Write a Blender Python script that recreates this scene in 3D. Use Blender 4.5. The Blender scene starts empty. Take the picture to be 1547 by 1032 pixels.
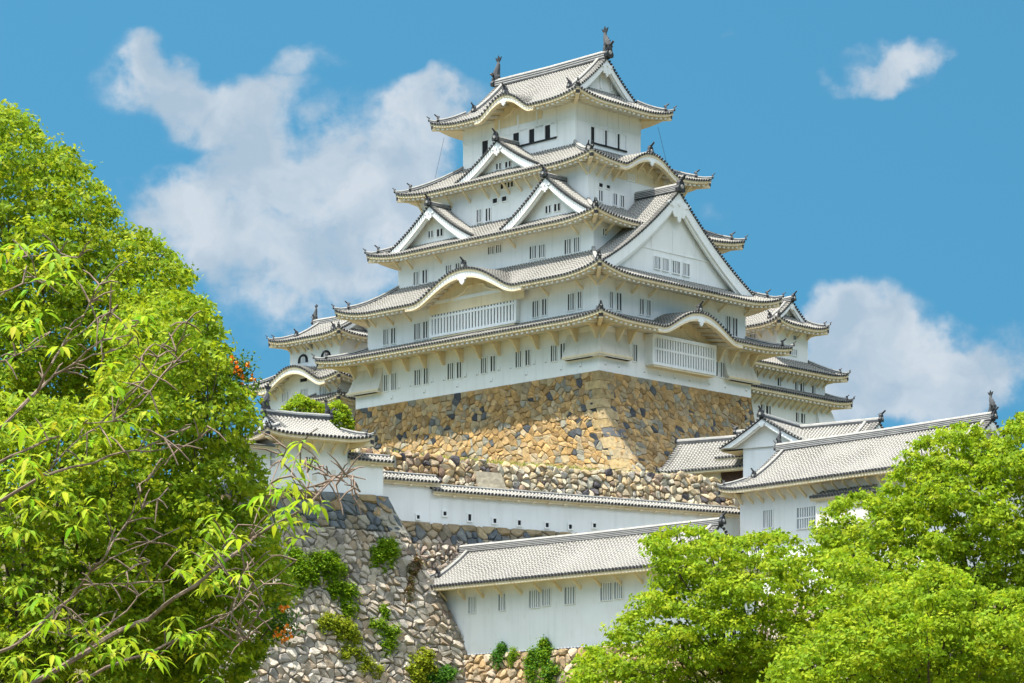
import bpy, math, random
import numpy as np
from mathutils import Vector, noise as mnoise
R = math.radians
rnd = random.Random(11)
SC = bpy.context.scene
COL = SC.collection

# ------------------------------------------------------------------ camera, sky, sun, exposure
F, CX, YH = 4326.0, 773.5, 1300.0          # focal length and principal point read off the photograph (1547 x 1032)
cam = bpy.data.cameras.new('camera'); camo = bpy.data.objects.new('camera', cam); COL.objects.link(camo)
camo.location = (0, 0, 0); camo.rotation_euler = (R(90), 0, 0)
cam.sensor_width = 36; cam.lens = 36 * F / 1547; cam.shift_y = (YH - 516) / 1547
cam.clip_start = 0.5; cam.clip_end = 9000
SC.camera = camo
SUN_EL, SUN_AZ = R(70), math.atan2(-0.30, -0.954)     # sun high, from the left
sund = bpy.data.lights.new('sun', 'SUN'); suno = bpy.data.objects.new('sun', sund); COL.objects.link(suno)
sund.energy = 3.45; sund.angle = R(0.53); sund.color = (1.0, 0.95, 0.86)
to_sun = Vector((math.cos(SUN_AZ) * math.cos(SUN_EL), math.sin(SUN_AZ) * math.cos(SUN_EL), math.sin(SUN_EL)))
suno.rotation_euler = to_sun.to_track_quat('Z', 'Y').to_euler()
SC.view_settings.view_transform = 'Standard'; SC.view_settings.look = 'None'
SC.view_settings.exposure = 1.5; SC.view_settings.gamma = 1.0


def build_world():
    w = bpy.data.worlds.new('World'); SC.world = w; w.use_nodes = True
    nt = w.node_tree; nd = nt.nodes; ln = nt.links; nd.clear()
    out = nd.new('ShaderNodeOutputWorld'); bg = nd.new('ShaderNodeBackground'); ln.new(bg.outputs[0], out.inputs[0])
    bg.inputs[1].default_value = 0.12
    sky = nd.new('ShaderNodeTexSky'); sky.sky_type = 'NISHITA'; sky.sun_disc = False
    sky.sun_elevation = SUN_EL; sky.sun_rotation = math.pi / 2 - SUN_AZ
    sky.altitude = 300; sky.air_density = 1.0; sky.dust_density = 0.6; sky.ozone_density = 2.2
    tc = nd.new('ShaderNodeTexCoord')
    sep = nd.new('ShaderNodeSeparateXYZ'); ln.new(tc.outputs['Generated'], sep.inputs[0])

    def mth(op, a, b=None, c=None):
        n = nd.new('ShaderNodeMath'); n.operation = op
        for i, x in enumerate((a, b, c)):
            if x is None: continue
            if isinstance(x, (int, float)): n.inputs[i].default_value = x
            else: ln.new(x, n.inputs[i])
        return n.outputs[0]
    # direction -> bearing / elevation plane (kept for the half of the sky the castle stands against, mirrored behind)
    ay = mth('MAXIMUM', mth('ABSOLUTE', sep.outputs[1]), 0.05)
    p = mth('DIVIDE', sep.outputs[0], ay); q = mth('DIVIDE', sep.outputs[2], ay)
    cmb = nd.new('ShaderNodeCombineXYZ'); ln.new(p, cmb.inputs[0]); ln.new(q, cmb.inputs[1])
    wn = nd.new('ShaderNodeTexNoise'); wn.inputs['Scale'].default_value = 26; wn.inputs['Detail'].default_value = 5
    ln.new(cmb.outputs[0], wn.inputs['Vector'])
    wsub = nd.new('ShaderNodeVectorMath'); wsub.operation = 'SUBTRACT'; ln.new(wn.outputs['Color'], wsub.inputs[0]); wsub.inputs[1].default_value = (.5, .5, .5)
    wsc = nd.new('ShaderNodeVectorMath'); wsc.operation = 'SCALE'; ln.new(wsub.outputs[0], wsc.inputs[0]); wsc.inputs['Scale'].default_value = 0.045
    wad = nd.new('ShaderNodeVectorMath'); wad.operation = 'ADD'; ln.new(cmb.outputs[0], wad.inputs[0]); ln.new(wsc.outputs[0], wad.inputs[1])
    blobs = [(225, 130, 85, 75, 1.0), (255, 100, 60, 50, .6), (330, 180, 90, 55, .8), (420, 230, 110, 80, 1.0), (290, 205, 60, 40, .6), (455, 110, 60, 26, .55),
             (400, 150, 60, 40, .6), (520, 320, 190, 110, 1.2), (330, 350, 150, 85, .95), (610, 190, 130, 75, 1.0), (690, 160, 90, 50, .8), (450, 430, 190, 90, 1.0),
             (250, 320, 90, 55, .7), (650, 300, 120, 90, .9),
             (1365, 95, 95, 52, 1.05), (1400, 80, 62, 36, .6), (1320, 115, 55, 36, .7), (1310, 530, 120, 105, 1.3), (1370, 575, 150, 90, 1.2), (1250, 600, 120, 70, .9),
             (1500, 540, 90, 50, .75), (1450, 590, 120, 70, .9), (1280, 480, 60, 50, .6), (1080, 60, 30, 20, .35), (1060, 330, 60, 30, .25)]
    tot = None
    for (u, v, ru, rv, a) in blobs:
        mp = nd.new('ShaderNodeMapping'); mp.vector_type = 'POINT'
        sx, sy = F / (ru * 1.17), F / (rv * 1.17)
        mp.inputs['Scale'].default_value = (sx, sy, 0)
        mp.inputs['Location'].default_value = (-(u - CX) / F * sx, -(YH - v) / F * sy, 0)
        ln.new(wad.outputs[0], mp.inputs[0])
        g = nd.new('ShaderNodeTexGradient'); g.gradient_type = 'SPHERICAL'; ln.new(mp.outputs[0], g.inputs[0])
        tot = mth('MULTIPLY_ADD', g.outputs['Fac'], a * .86, tot if tot is not None else 0.0)
    n1 = nd.new('ShaderNodeTexNoise'); n1.inputs['Scale'].default_value = 24; n1.inputs['Detail'].default_value = 10; n1.inputs['Roughness'].default_value = .6
    ln.new(cmb.outputs[0], n1.inputs['Vector'])
    near = mth('MINIMUM', mth('MULTIPLY', tot, 2.2), 1.0)
    dens = mth('ADD', tot, mth('MULTIPLY', mth('MULTIPLY', mth('SUBTRACT', n1.outputs['Fac'], .47), 3.0), near))
    n4 = nd.new('ShaderNodeTexNoise'); n4.inputs['Scale'].default_value = 85; n4.inputs['Detail'].default_value = 6; ln.new(wad.outputs[0], n4.inputs['Vector'])
    dens = mth('ADD', dens, mth('MULTIPLY', mth('SUBTRACT', n4.outputs['Fac'], .5), mth('MULTIPLY', near, .8)))
    mr = nd.new('ShaderNodeMapRange'); mr.interpolation_type = 'SMOOTHSTEP'
    mr.inputs['From Min'].default_value = .10; mr.inputs['From Max'].default_value = .95; mr.inputs['To Max'].default_value = .84
    ln.new(dens, mr.inputs['Value'])
    # tint of the clear sky
    tint = nd.new('ShaderNodeMix'); tint.data_type = 'RGBA'; tint.blend_type = 'MULTIPLY'; tint.inputs[0].default_value = 1
    ln.new(sky.outputs[0], tint.inputs[6]); tint.inputs[7].default_value = (0.245, 0.565, 0.53, 1)
    # the sky is looked up well above the real elevation so that it stays a deep summer blue down to the hills
    vz = mth('MULTIPLY_ADD', sep.outputs[2], .85, .42)
    cv = nd.new('ShaderNodeCombineXYZ'); ln.new(sep.outputs[0], cv.inputs[0]); ln.new(sep.outputs[1], cv.inputs[1]); ln.new(vz, cv.inputs[2])
    nv = nd.new('ShaderNodeVectorMath'); nv.operation = 'NORMALIZE'; ln.new(cv.outputs[0], nv.inputs[0]); ln.new(nv.outputs[0], sky.inputs['Vector'])
    # unseen bright cloud added overhead and behind to fill the shaded walls
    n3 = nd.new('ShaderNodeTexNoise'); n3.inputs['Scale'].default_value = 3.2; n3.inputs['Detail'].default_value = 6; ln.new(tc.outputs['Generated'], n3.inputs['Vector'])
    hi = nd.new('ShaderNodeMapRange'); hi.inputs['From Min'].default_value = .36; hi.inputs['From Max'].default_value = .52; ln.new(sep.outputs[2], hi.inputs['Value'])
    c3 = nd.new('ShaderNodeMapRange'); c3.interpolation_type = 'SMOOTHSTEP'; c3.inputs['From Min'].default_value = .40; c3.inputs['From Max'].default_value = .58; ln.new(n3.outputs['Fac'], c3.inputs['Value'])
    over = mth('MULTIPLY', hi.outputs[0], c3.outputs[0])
    cl = nd.new('ShaderNodeMix'); cl.data_type = 'RGBA'
    ln.new(mr.outputs[0], cl.inputs[0]); ln.new(tint.outputs[2], cl.inputs[6]); n5 = nd.new('ShaderNodeTexNoise'); n5.inputs['Scale'].default_value = 38; n5.inputs['Detail'].default_value = 7; ln.new(wad.outputs[0], n5.inputs['Vector'])
    cr = nd.new('ShaderNodeMapRange'); cr.inputs['From Min'].default_value = .38; cr.inputs['From Max'].default_value = .64; ln.new(n5.outputs['Fac'], cr.inputs['Value'])
    ccol = nd.new('ShaderNodeMix'); ccol.data_type = 'RGBA'; ln.new(cr.outputs[0], ccol.inputs[0]); ccol.inputs[6].default_value = (1.42, 1.72, 2.02, 1); ccol.inputs[7].default_value = (2.15, 2.28, 2.42, 1)
    ln.new(ccol.outputs[2], cl.inputs[7])
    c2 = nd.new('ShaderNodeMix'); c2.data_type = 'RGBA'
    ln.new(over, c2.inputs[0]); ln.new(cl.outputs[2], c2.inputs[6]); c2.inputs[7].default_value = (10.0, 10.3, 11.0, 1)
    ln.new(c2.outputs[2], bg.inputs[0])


build_world()


# ------------------------------------------------------------------ materials
MATS = {}


def node_mat(name):
    m = bpy.data.materials.new(name); m.use_nodes = True
    nt = m.node_tree; b = nt.nodes['Principled BSDF']
    MATS[name] = m
    return m, nt, nt.nodes, nt.links, b


def noise_node(nt, scale, detail=4, rough=.55, coord='Object'):
    tc = nt.nodes.new('ShaderNodeTexCoord'); n = nt.nodes.new('ShaderNodeTexNoise')
    n.inputs['Scale'].default_value = scale; n.inputs['Detail'].default_value = detail; n.inputs['Roughness'].default_value = rough
    nt.links.new(tc.outputs[coord], n.inputs['Vector'])
    return n


def ramp(nt, fac, stops):
    r = nt.nodes.new('ShaderNodeValToRGB'); e = r.color_ramp.elements
    while len(e) < len(stops): e.new(.5)
    for i, (p, c) in enumerate(stops): e[i].position = p; e[i].color = (*c, 1)
    nt.links.new(fac, r.inputs[0])
    return r.outputs[0]


def bump(nt, h, b, strength=.4, dist=.05):
    n = nt.nodes.new('ShaderNodeBump'); n.inputs['Strength'].default_value = strength; n.inputs['Distance'].default_value = dist
    nt.links.new(h, n.inputs['Height']); nt.links.new(n.outputs[0], b.inputs['Normal'])


def mat_noise(name, c1, c2, scale, rough=.8, bs=0.0, spec=.3, detail=5):
    m, nt, nd, ln, b = node_mat(name)
    n = noise_node(nt, scale, detail)
    ln.new(ramp(nt, n.outputs['Fac'], [(.3, c1), (.7, c2)]), b.inputs['Base Color'])
    b.inputs['Roughness'].default_value = rough; b.inputs['Specular IOR Level'].default_value = spec
    if bs: bump(nt, n.outputs['Fac'], b, bs, .05)
    return m


def mat_plaster(name, base, stain, streak=.5):
    m, nt, nd, ln, b = node_mat(name)
    n = noise_node(nt, .35, 7, .6)
    tc = nd.new('ShaderNodeTexCoord'); mp = nd.new('ShaderNodeMapping'); mp.inputs['Scale'].default_value = (1.6, 1.6, .12)
    ln.new(tc.outputs['Object'], mp.inputs[0])
    n2 = nd.new('ShaderNodeTexNoise'); n2.inputs['Scale'].default_value = 1.3; n2.inputs['Detail'].default_value = 6; ln.new(mp.outputs[0], n2.inputs[0])
    c1 = ramp(nt, n.outputs['Fac'], [(.3, stain), (.62, base)])
    c2 = ramp(nt, n2.outputs['Fac'], [(.28, tuple(x * (1 - .22 * streak) for x in base)), (.5, (1, 1, 1))])
    mx = nd.new('ShaderNodeMix'); mx.data_type = 'RGBA'; mx.blend_type = 'MULTIPLY'; mx.inputs[0].default_value = .4
    ln.new(c1, mx.inputs[6]); ln.new(c2, mx.inputs[7]); ln.new(mx.outputs[2], b.inputs['Base Color'])
    b.inputs['Roughness'].default_value = .85; b.inputs['Specular IOR Level'].default_value = .2
    return m


def mat_tile(name, tile, joint, period=.36, frac=.42):
    """grey fired tile with white plaster joints crossing the rows every `period` metres (v of the UV map)"""
    m, nt, nd, ln, b = node_mat(name)
    uv = nd.new('ShaderNodeUVMap'); uv.uv_map = 'UVMap'
    sep = nd.new('ShaderNodeSeparateXYZ'); ln.new(uv.outputs[0], sep.inputs[0])
    d = nd.new('ShaderNodeMath'); d.operation = 'DIVIDE'; ln.new(sep.outputs[1], d.inputs[0]); d.inputs[1].default_value = period
    a0 = nd.new('ShaderNodeMath'); a0.operation = 'ADD'; ln.new(d.outputs[0], a0.inputs[0]); ln.new(sep.outputs[0], a0.inputs[1])
    fr = nd.new('ShaderNodeMath'); fr.operation = 'FRACT'; ln.new(a0.outputs[0], fr.inputs[0])
    n = noise_node(nt, 1.7, 5); n2 = noise_node(nt, .22, 4)
    ad = nd.new('ShaderNodeMath'); ad.operation = 'MULTIPLY_ADD'; ln.new(n.outputs['Fac'], ad.inputs[0]); ad.inputs[1].default_value = .5; ln.new(fr.outputs[0], ad.inputs[2])
    st = nd.new('ShaderNodeMapRange'); st.inputs['From Min'].default_value = frac + .25; st.inputs['From Max'].default_value = frac + .31; ln.new(ad.outputs[0], st.inputs['Value'])
    tcol = ramp(nt, n2.outputs['Fac'], [(.32, tuple(x * .62 for x in tile)), (.68, tuple(x * 1.3 for x in tile))])
    mx = nd.new('ShaderNodeMix'); mx.data_type = 'RGBA'
    ln.new(st.outputs[0], mx.inputs[0]); mx.inputs[6].default_value = (*joint, 1); ln.new(tcol, mx.inputs[7])
    ln.new(mx.outputs[2], b.inputs['Base Color']); b.inputs['Roughness'].default_value = .75; b.inputs['Specular IOR Level'].default_value = .25
    return m


def mat_attr(name, rough=.9, scale=3.0, bs=.6, var=.35, trans=0.0, spec=.25, dist=.08):
    """base colour comes from each stone's or leaf's own colour (face-corner attribute), broken up by noise"""
    m, nt, nd, ln, b = node_mat(name)
    at = nd.new('ShaderNodeVertexColor'); at.layer_name = 'Col'
    n = noise_node(nt, scale, 6, .65)
    r = ramp(nt, n.outputs['Fac'], [(.25, (1 - var,) * 3), (.75, (1 + var * .6,) * 3)])
    mx = nd.new('ShaderNodeMix'); mx.data_type = 'RGBA'; mx.blend_type = 'MULTIPLY'; mx.inputs[0].default_value = 1
    ln.new(at.outputs[0], mx.inputs[6]); ln.new(r, mx.inputs[7]); ln.new(mx.outputs[2], b.inputs['Base Color'])
    b.inputs['Roughness'].default_value = rough; b.inputs['Specular IOR Level'].default_value = spec
    if bs: bump(nt, n.outputs['Fac'], b, bs, dist)
    if trans:
        t = nd.new('ShaderNodeBsdfTranslucent'); ln.new(mx.outputs[2], t.inputs[0])
        ms = nd.new('ShaderNodeMixShader'); ms.inputs[0].default_value = trans
        ln.new(b.outputs[0], ms.inputs[1]); ln.new(t.outputs[0], ms.inputs[2])
        ln.new(ms.outputs[0], nd['Material Output'].inputs[0])
    return m


mat_plaster('plaster', (.85, .85, .84), (.80, .795, .77), .25)
mat_plaster('plaster_old', (.76, .73, .66), (.66, .61, .52), 1.0)
mat_plaster('eave_plaster_bounce', (.80, .69, .50), (.74, .60, .39), .3)  # warm light bounced up from the roofs is painted into this cream
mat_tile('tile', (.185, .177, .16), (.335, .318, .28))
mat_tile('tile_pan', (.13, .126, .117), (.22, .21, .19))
mat_noise('tile_end', (.022, .023, .026), (.05, .05, .052), 2.0, .6)
mat_noise('tile_edge', (.30, .29, .27), (.42, .41, .38), 3.0, .8)
mat_noise('ridge_tile', (.05, .052, .056), (.10, .10, .10), 1.5, .65)
mat_noise('ridge_top', (.20, .195, .18), (.33, .32, .29), 2.5, .8)
mat_noise('ridge_joint', (.42, .41, .385), (.52, .50, .47), 1.5, .8)
mat_noise('pane_grey', (.22, .25, .28), (.30, .33, .36), 1.0, .8)
mat_noise('interior', (.016, .017, .02), (.026, .027, .03), 1.0, .9)
mat_noise('shutter_wood', (.05, .03, .02), (.10, .055, .035), 4.0, .8)
mat_noise('black_timber', (.012, .013, .016), (.025, .025, .028), 2.0, .7)
mat_noise('petal', (.80, .24, .02), (.88, .34, .03), 8.0, .6)
mat_noise('cable', (.03, .03, .03), (.05, .05, .05), 2.0, .7)
mat_attr('stone', .92, 2.2, .8, .42)
mat_noise('mortar', (.035, .028, .02), (.09, .072, .05), 3.0, .95, .4)
mat_attr('leaf', .6, .6, 0, .18, .45, .12)
mat_noise('bark', (.05, .037, .026), (.13, .10, .075), 6.0, .9, .5)
mat_noise('bark_pale', (.12, .082, .058), (.25, .18, .135), 9.0, .9, .5)
mat_noise('earth', (.05, .07, .02), (.16, .13, .07), .35, .95, .4, .1, 8)


# ------------------------------------------------------------------ mesh helper
class MB:
    def __init__(s):
        s.v = []; s.f = []; s.m = []; s.u = []; s.c = []; s.mats = []

    def mi(s, name):
        if name not in s.mats: s.mats.append(name)
        return s.mats.index(name)

    def poly(s, pts, mat, uv=None, col=None):
        i = len(s.v); s.v.extend(pts); s.f.append(tuple(range(i, i + len(pts)))); s.m.append(s.mi(mat))
        s.u.append(uv); s.c.append(col)

    def idx(s, pts):
        i = len(s.v); s.v.extend(pts); return i

    def face(s, ids, mat, uv=None, col=None):
        s.f.append(tuple(ids)); s.m.append(s.mi(mat)); s.u.append(uv); s.c.append(col)

    def hexa(s, p, mat):
        i = s.idx(p)
        for q in ((0, 1, 2, 3), (7, 6, 5, 4), (0, 4, 5, 1), (1, 5, 6, 2), (2, 6, 7, 3), (3, 7, 4, 0)):
            s.face([i + k for k in q], mat)

    def box(s, x0, x1, y0, y1, z0, z1, mat):
        s.hexa([(x0, y0, z0), (x1, y0, z0), (x1, y1, z0), (x0, y1, z0), (x0, y0, z1), (x1, y0, z1), (x1, y1, z1), (x0, y1, z1)], mat)

    def sbox(s, sd, s0, s1, d0, d1, z0, z1, mat):
        P = sd.P
        s.hexa([P(s0, d0, z0), P(s1, d0, z0), P(s1, d1, z0), P(s0, d1, z0), P(s0, d0, z1), P(s1, d0, z1), P(s1, d1, z1), P(s0, d1, z1)], mat)

    def prism(s, A, B, mat, capA=True, capB=True, side=None):
        n = len(A); i = s.idx(list(A) + list(B))
        if capA: s.face([i + k for k in range(n)], mat)
        if capB: s.face([i + n + k for k in range(n)][::-1], mat)
        for k in range(n):
            j = (k + 1) % n
            s.face((i + k, i + j, i + n + j, i + n + k), side or mat)

    def loft(s, rings, mats, closed=True, caps=None):
        n = len(rings[0]); ids = [s.idx(r) for r in rings]
        for a, b in zip(ids, ids[1:]):
            for k in range(n if closed else n - 1):
                j = (k + 1) % n
                s.face((a + k, a + j, b + j, b + k), mats[k] if isinstance(mats, list) else mats)
        if caps:
            s.face([ids[0] + k for k in range(n)][::-1], caps); s.face([ids[-1] + k for k in range(n)], caps)

    def tube(s, pts, rad, mat, n=6):
        rings = []
        P = [Vector(p) for p in pts]
        for i, p in enumerate(P):
            t = (P[min(i + 1, len(P) - 1)] - P[max(i - 1, 0)]).normalized()
            a = t.cross(Vector((0.13, 0.2, 1))); a = (a if a.length > .05 else t.cross(Vector((1, 0, 0)))).normalized(); b = t.cross(a)
            r = rad[i] if isinstance(rad, (list, tuple)) else rad
            rings.append([tuple(p + (a * math.cos(k * 2 * math.pi / n) + b * math.sin(k * 2 * math.pi / n)) * r) for k in range(n)])
        s.loft(rings, mat, True, mat)

    def build(s, name, parent=None, smooth=False, z0=0.0):
        me = bpy.data.meshes.new(name)
        me.from_pydata([(p[0], p[1], p[2] - z0) for p in s.v], [], s.f)
        for k in s.mats: me.materials.append(MATS[k])
        me.polygons.foreach_set('material_index', s.m)
        if any(u is not None for u in s.u):
            uvl = me.uv_layers.new(name='UVMap'); arr = []
            for f, u in zip(s.f, s.u):
                if u is None: arr.extend((0.0, 0.0) * len(f))
                else:
                    for a in u: arr.extend(a)
            uvl.data.foreach_set('uv', arr)
        if any(c is not None for c in s.c):
            ca = me.color_attributes.new('Col', 'FLOAT_COLOR', 'CORNER'); arr = []
            for f, c in zip(s.f, s.c):
                c = c or (.3, .3, .3)
                arr.extend((c[0], c[1], c[2], 1.0) * len(f))
            ca.data.foreach_set('color', arr)
        if smooth: me.polygons.foreach_set('use_smooth', [True] * len(s.f))
        me.update()
        o = bpy.data.objects.new(name, me); COL.objects.link(o)
        if parent is not None: o.parent = parent
        return o


def tag(o, label, cat, group=None, kind=None):
    if label: o['label'] = label
    if cat: o['category'] = cat
    if group: o['group'] = group
    if kind: o['kind'] = kind
    return o


def ray(u, v):
    return ((u - CX) / F, (YH - v) / F)


def at(u, v, Y):
    a, b = ray(u, v); return (a * Y, Y, b * Y)


class Frame:
    """a building's own axes: origin on the ground plan, x axis turned by ang"""
    def __init__(s, name, X, Y, ang, z0):
        s.X, s.Y, s.ang, s.z0 = X, Y, ang, z0; s.c, s.s = math.cos(ang), math.sin(ang)
        s.root = bpy.data.objects.new(name, None); COL.objects.link(s.root)
        s.root.location = (X, Y, z0); s.root.rotation_euler = (0, 0, ang); s.root.empty_display_size = 2

    def world(s, x, y): return (s.X + x * s.c - y * s.s, s.Y + x * s.s + y * s.c)

    def hit(s, side, u, v):
        """where the sight line of a photo pixel meets a wall plane -> (along the wall, height)"""
        o = s.world(*side.P(0, 0, 0)[:2]); a = s.world(*side.P(1, 0, 0)[:2]); d = (a[0] - o[0], a[1] - o[1])
        k, h = ray(u, v)
        # o + t d = (kY, Y)
        t = (k * o[1] - o[0]) / (d[0] - k * d[1]); Y = o[1] + t * d[1]
        return t, h * Y

    def build(s, mb, name, parent=None, smooth=False):
        return mb.build(name, parent or s.root, smooth, s.z0)


class Side:
    def __init__(s, k, r):
        s.k = k; x0, x1, y0, y1 = r; s.r = r
        s.L = (y1 - y0) if k in 'WE' else (x1 - x0)
        s.o = {'W': (x0, y0), 'S': (x0, y0), 'E': (x1, y0), 'N': (x0, y1)}[k]
        s.a = {'W': (0, 1), 'S': (1, 0), 'E': (0, 1), 'N': (1, 0)}[k]
        s.i = {'W': (1, 0), 'S': (0, 1), 'E': (-1, 0), 'N': (0, -1)}[k]

    def P(s, t, d, z):
        return (s.o[0] + s.a[0] * t + s.i[0] * d, s.o[1] + s.a[1] * t + s.i[1] * d, z)

    def vec(s, t, d, z=0): return Vector((s.a[0] * t + s.i[0] * d, s.a[1] * t + s.i[1] * d, z))


ROW = .36


def rib(mb, pts, lat, r, cap_dir=None, mat='tile'):
    """one row of round tiles; pts run up the slope from the eave"""
    ang = (0, 60, 120, 180)
    rings = []; dist = 0; ds = []
    for i, p in enumerate(pts):
        if i: dist += (Vector(p) - Vector(pts[i - 1])).length
        ds.append(dist)
        rings.append([(p[0] + lat[0] * math.cos(R(a)) * r, p[1] + lat[1] * math.cos(R(a)) * r, p[2] + math.sin(R(a)) * r * 1.1) for a in ang])
    ids = [mb.idx(q) for q in rings]; u = rnd.random() * .5
    for i in range(len(ids) - 1):
        a, b = ids[i], ids[i + 1]
        for k in range(3):
            mb.face((a + k, a + k + 1, b + k + 1, b + k), mat, [(u, ds[i]), (u, ds[i]), (u, ds[i + 1]), (u, ds[i + 1])])
    if cap_dir is not None:
        p = pts[0]; n = 7; q = r * .98
        A = [(p[0] + lat[0] * math.cos(k * 2 * math.pi / n) * q + cap_dir[0] * .09, p[1] + lat[1] * math.cos(k * 2 * math.pi / n) * q + cap_dir[1] * .09, p[2] + .015 + math.sin(k * 2 * math.pi / n) * q) for k in range(n)]
        B = [(a[0] - cap_dir[0] * .12, a[1] - cap_dir[1] * .12, a[2]) for a in A]
        mb.prism(A, B, 'tile_end', True, False)


def ridge(mb, pts, w, h, layers=2, cap=True):
    """a stack of flat ridge tiles with pale joints, rounded on top"""
    P = [Vector(p) for p in pts]; rings = []
    hs = [0.0]
    for k in range(layers): hs += [h * .8 * (k + .7) / layers, h * .8 * (k + 1) / layers]
    mats = []
    for k in range(layers): mats += ['ridge_tile', 'ridge_joint']
    mats += ['ridge_joint', 'ridge_top']
    prof = [(-w / 2, z) for z in hs] + [(-w * .3, h), (w * .3, h)] + [(w / 2, z) for z in hs[::-1]]
    ms = mats[:2 * layers] + ['ridge_top', 'ridge_top', 'ridge_top'] + mats[:2 * layers][::-1] + ['ridge_tile']
    for i, p in enumerate(P):
        t = (P[min(i + 1, len(P) - 1)] - P[max(i - 1, 0)]); t.z = 0; t.normalize(); l = Vector((-t.y, t.x, 0))
        rings.append([tuple(p + l * a + Vector((0, 0, z - .05))) for a, z in prof])
    mb.loft(rings, ms, True, 'ridge_tile' if cap else None)
    # little round tiles pressed into the flanks
    return mb


def oni(mb, p, d, s=1.0):
    """ridge-end tile: a shouldered shield with a horn-like round tile above it; d = outward horizontal direction"""
    p = Vector(p); d = Vector(d); d.z = 0; d.normalize(); l = Vector((-d.y, d.x, 0)); U = Vector((0, 0, 1))
    out = [(-.36, -.12), (-.40, .12), (-.27, .30), (-.24, .52), (-.10, .66), (.10, .66), (.24, .52), (.27, .30), (.40, .12), (.36, -.12)]
    A = [tuple(p + l * a * s + U * b * s + d * .14 * s) for a, b in out]; B = [tuple(p + l * a * s + U * b * s - d * .14 * s) for a, b in out]
    mb.prism(A, B, 'tile_end')
    q = p + U * .62 * s
    mb.tube([tuple(q - d * .25 * s), tuple(q + d * .18 * s + U * .10 * s), tuple(q + d * .48 * s + U * .36 * s)], [.10 * s, .10 * s, .085 * s], 'tile_end', 6)
    mb.tube([tuple(p + U * .2 * s + d * .12 * s), tuple(p + U * .2 * s + d * .22 * s)], [.17 * s, .13 * s], 'tile_edge', 8)


def bell(q):
    q = min(1.0, abs(q)); return (.5 + .5 * math.cos(math.pi * q ** 1.35)) * (1 - .07 * math.sin(math.pi * q) ** 2)


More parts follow.
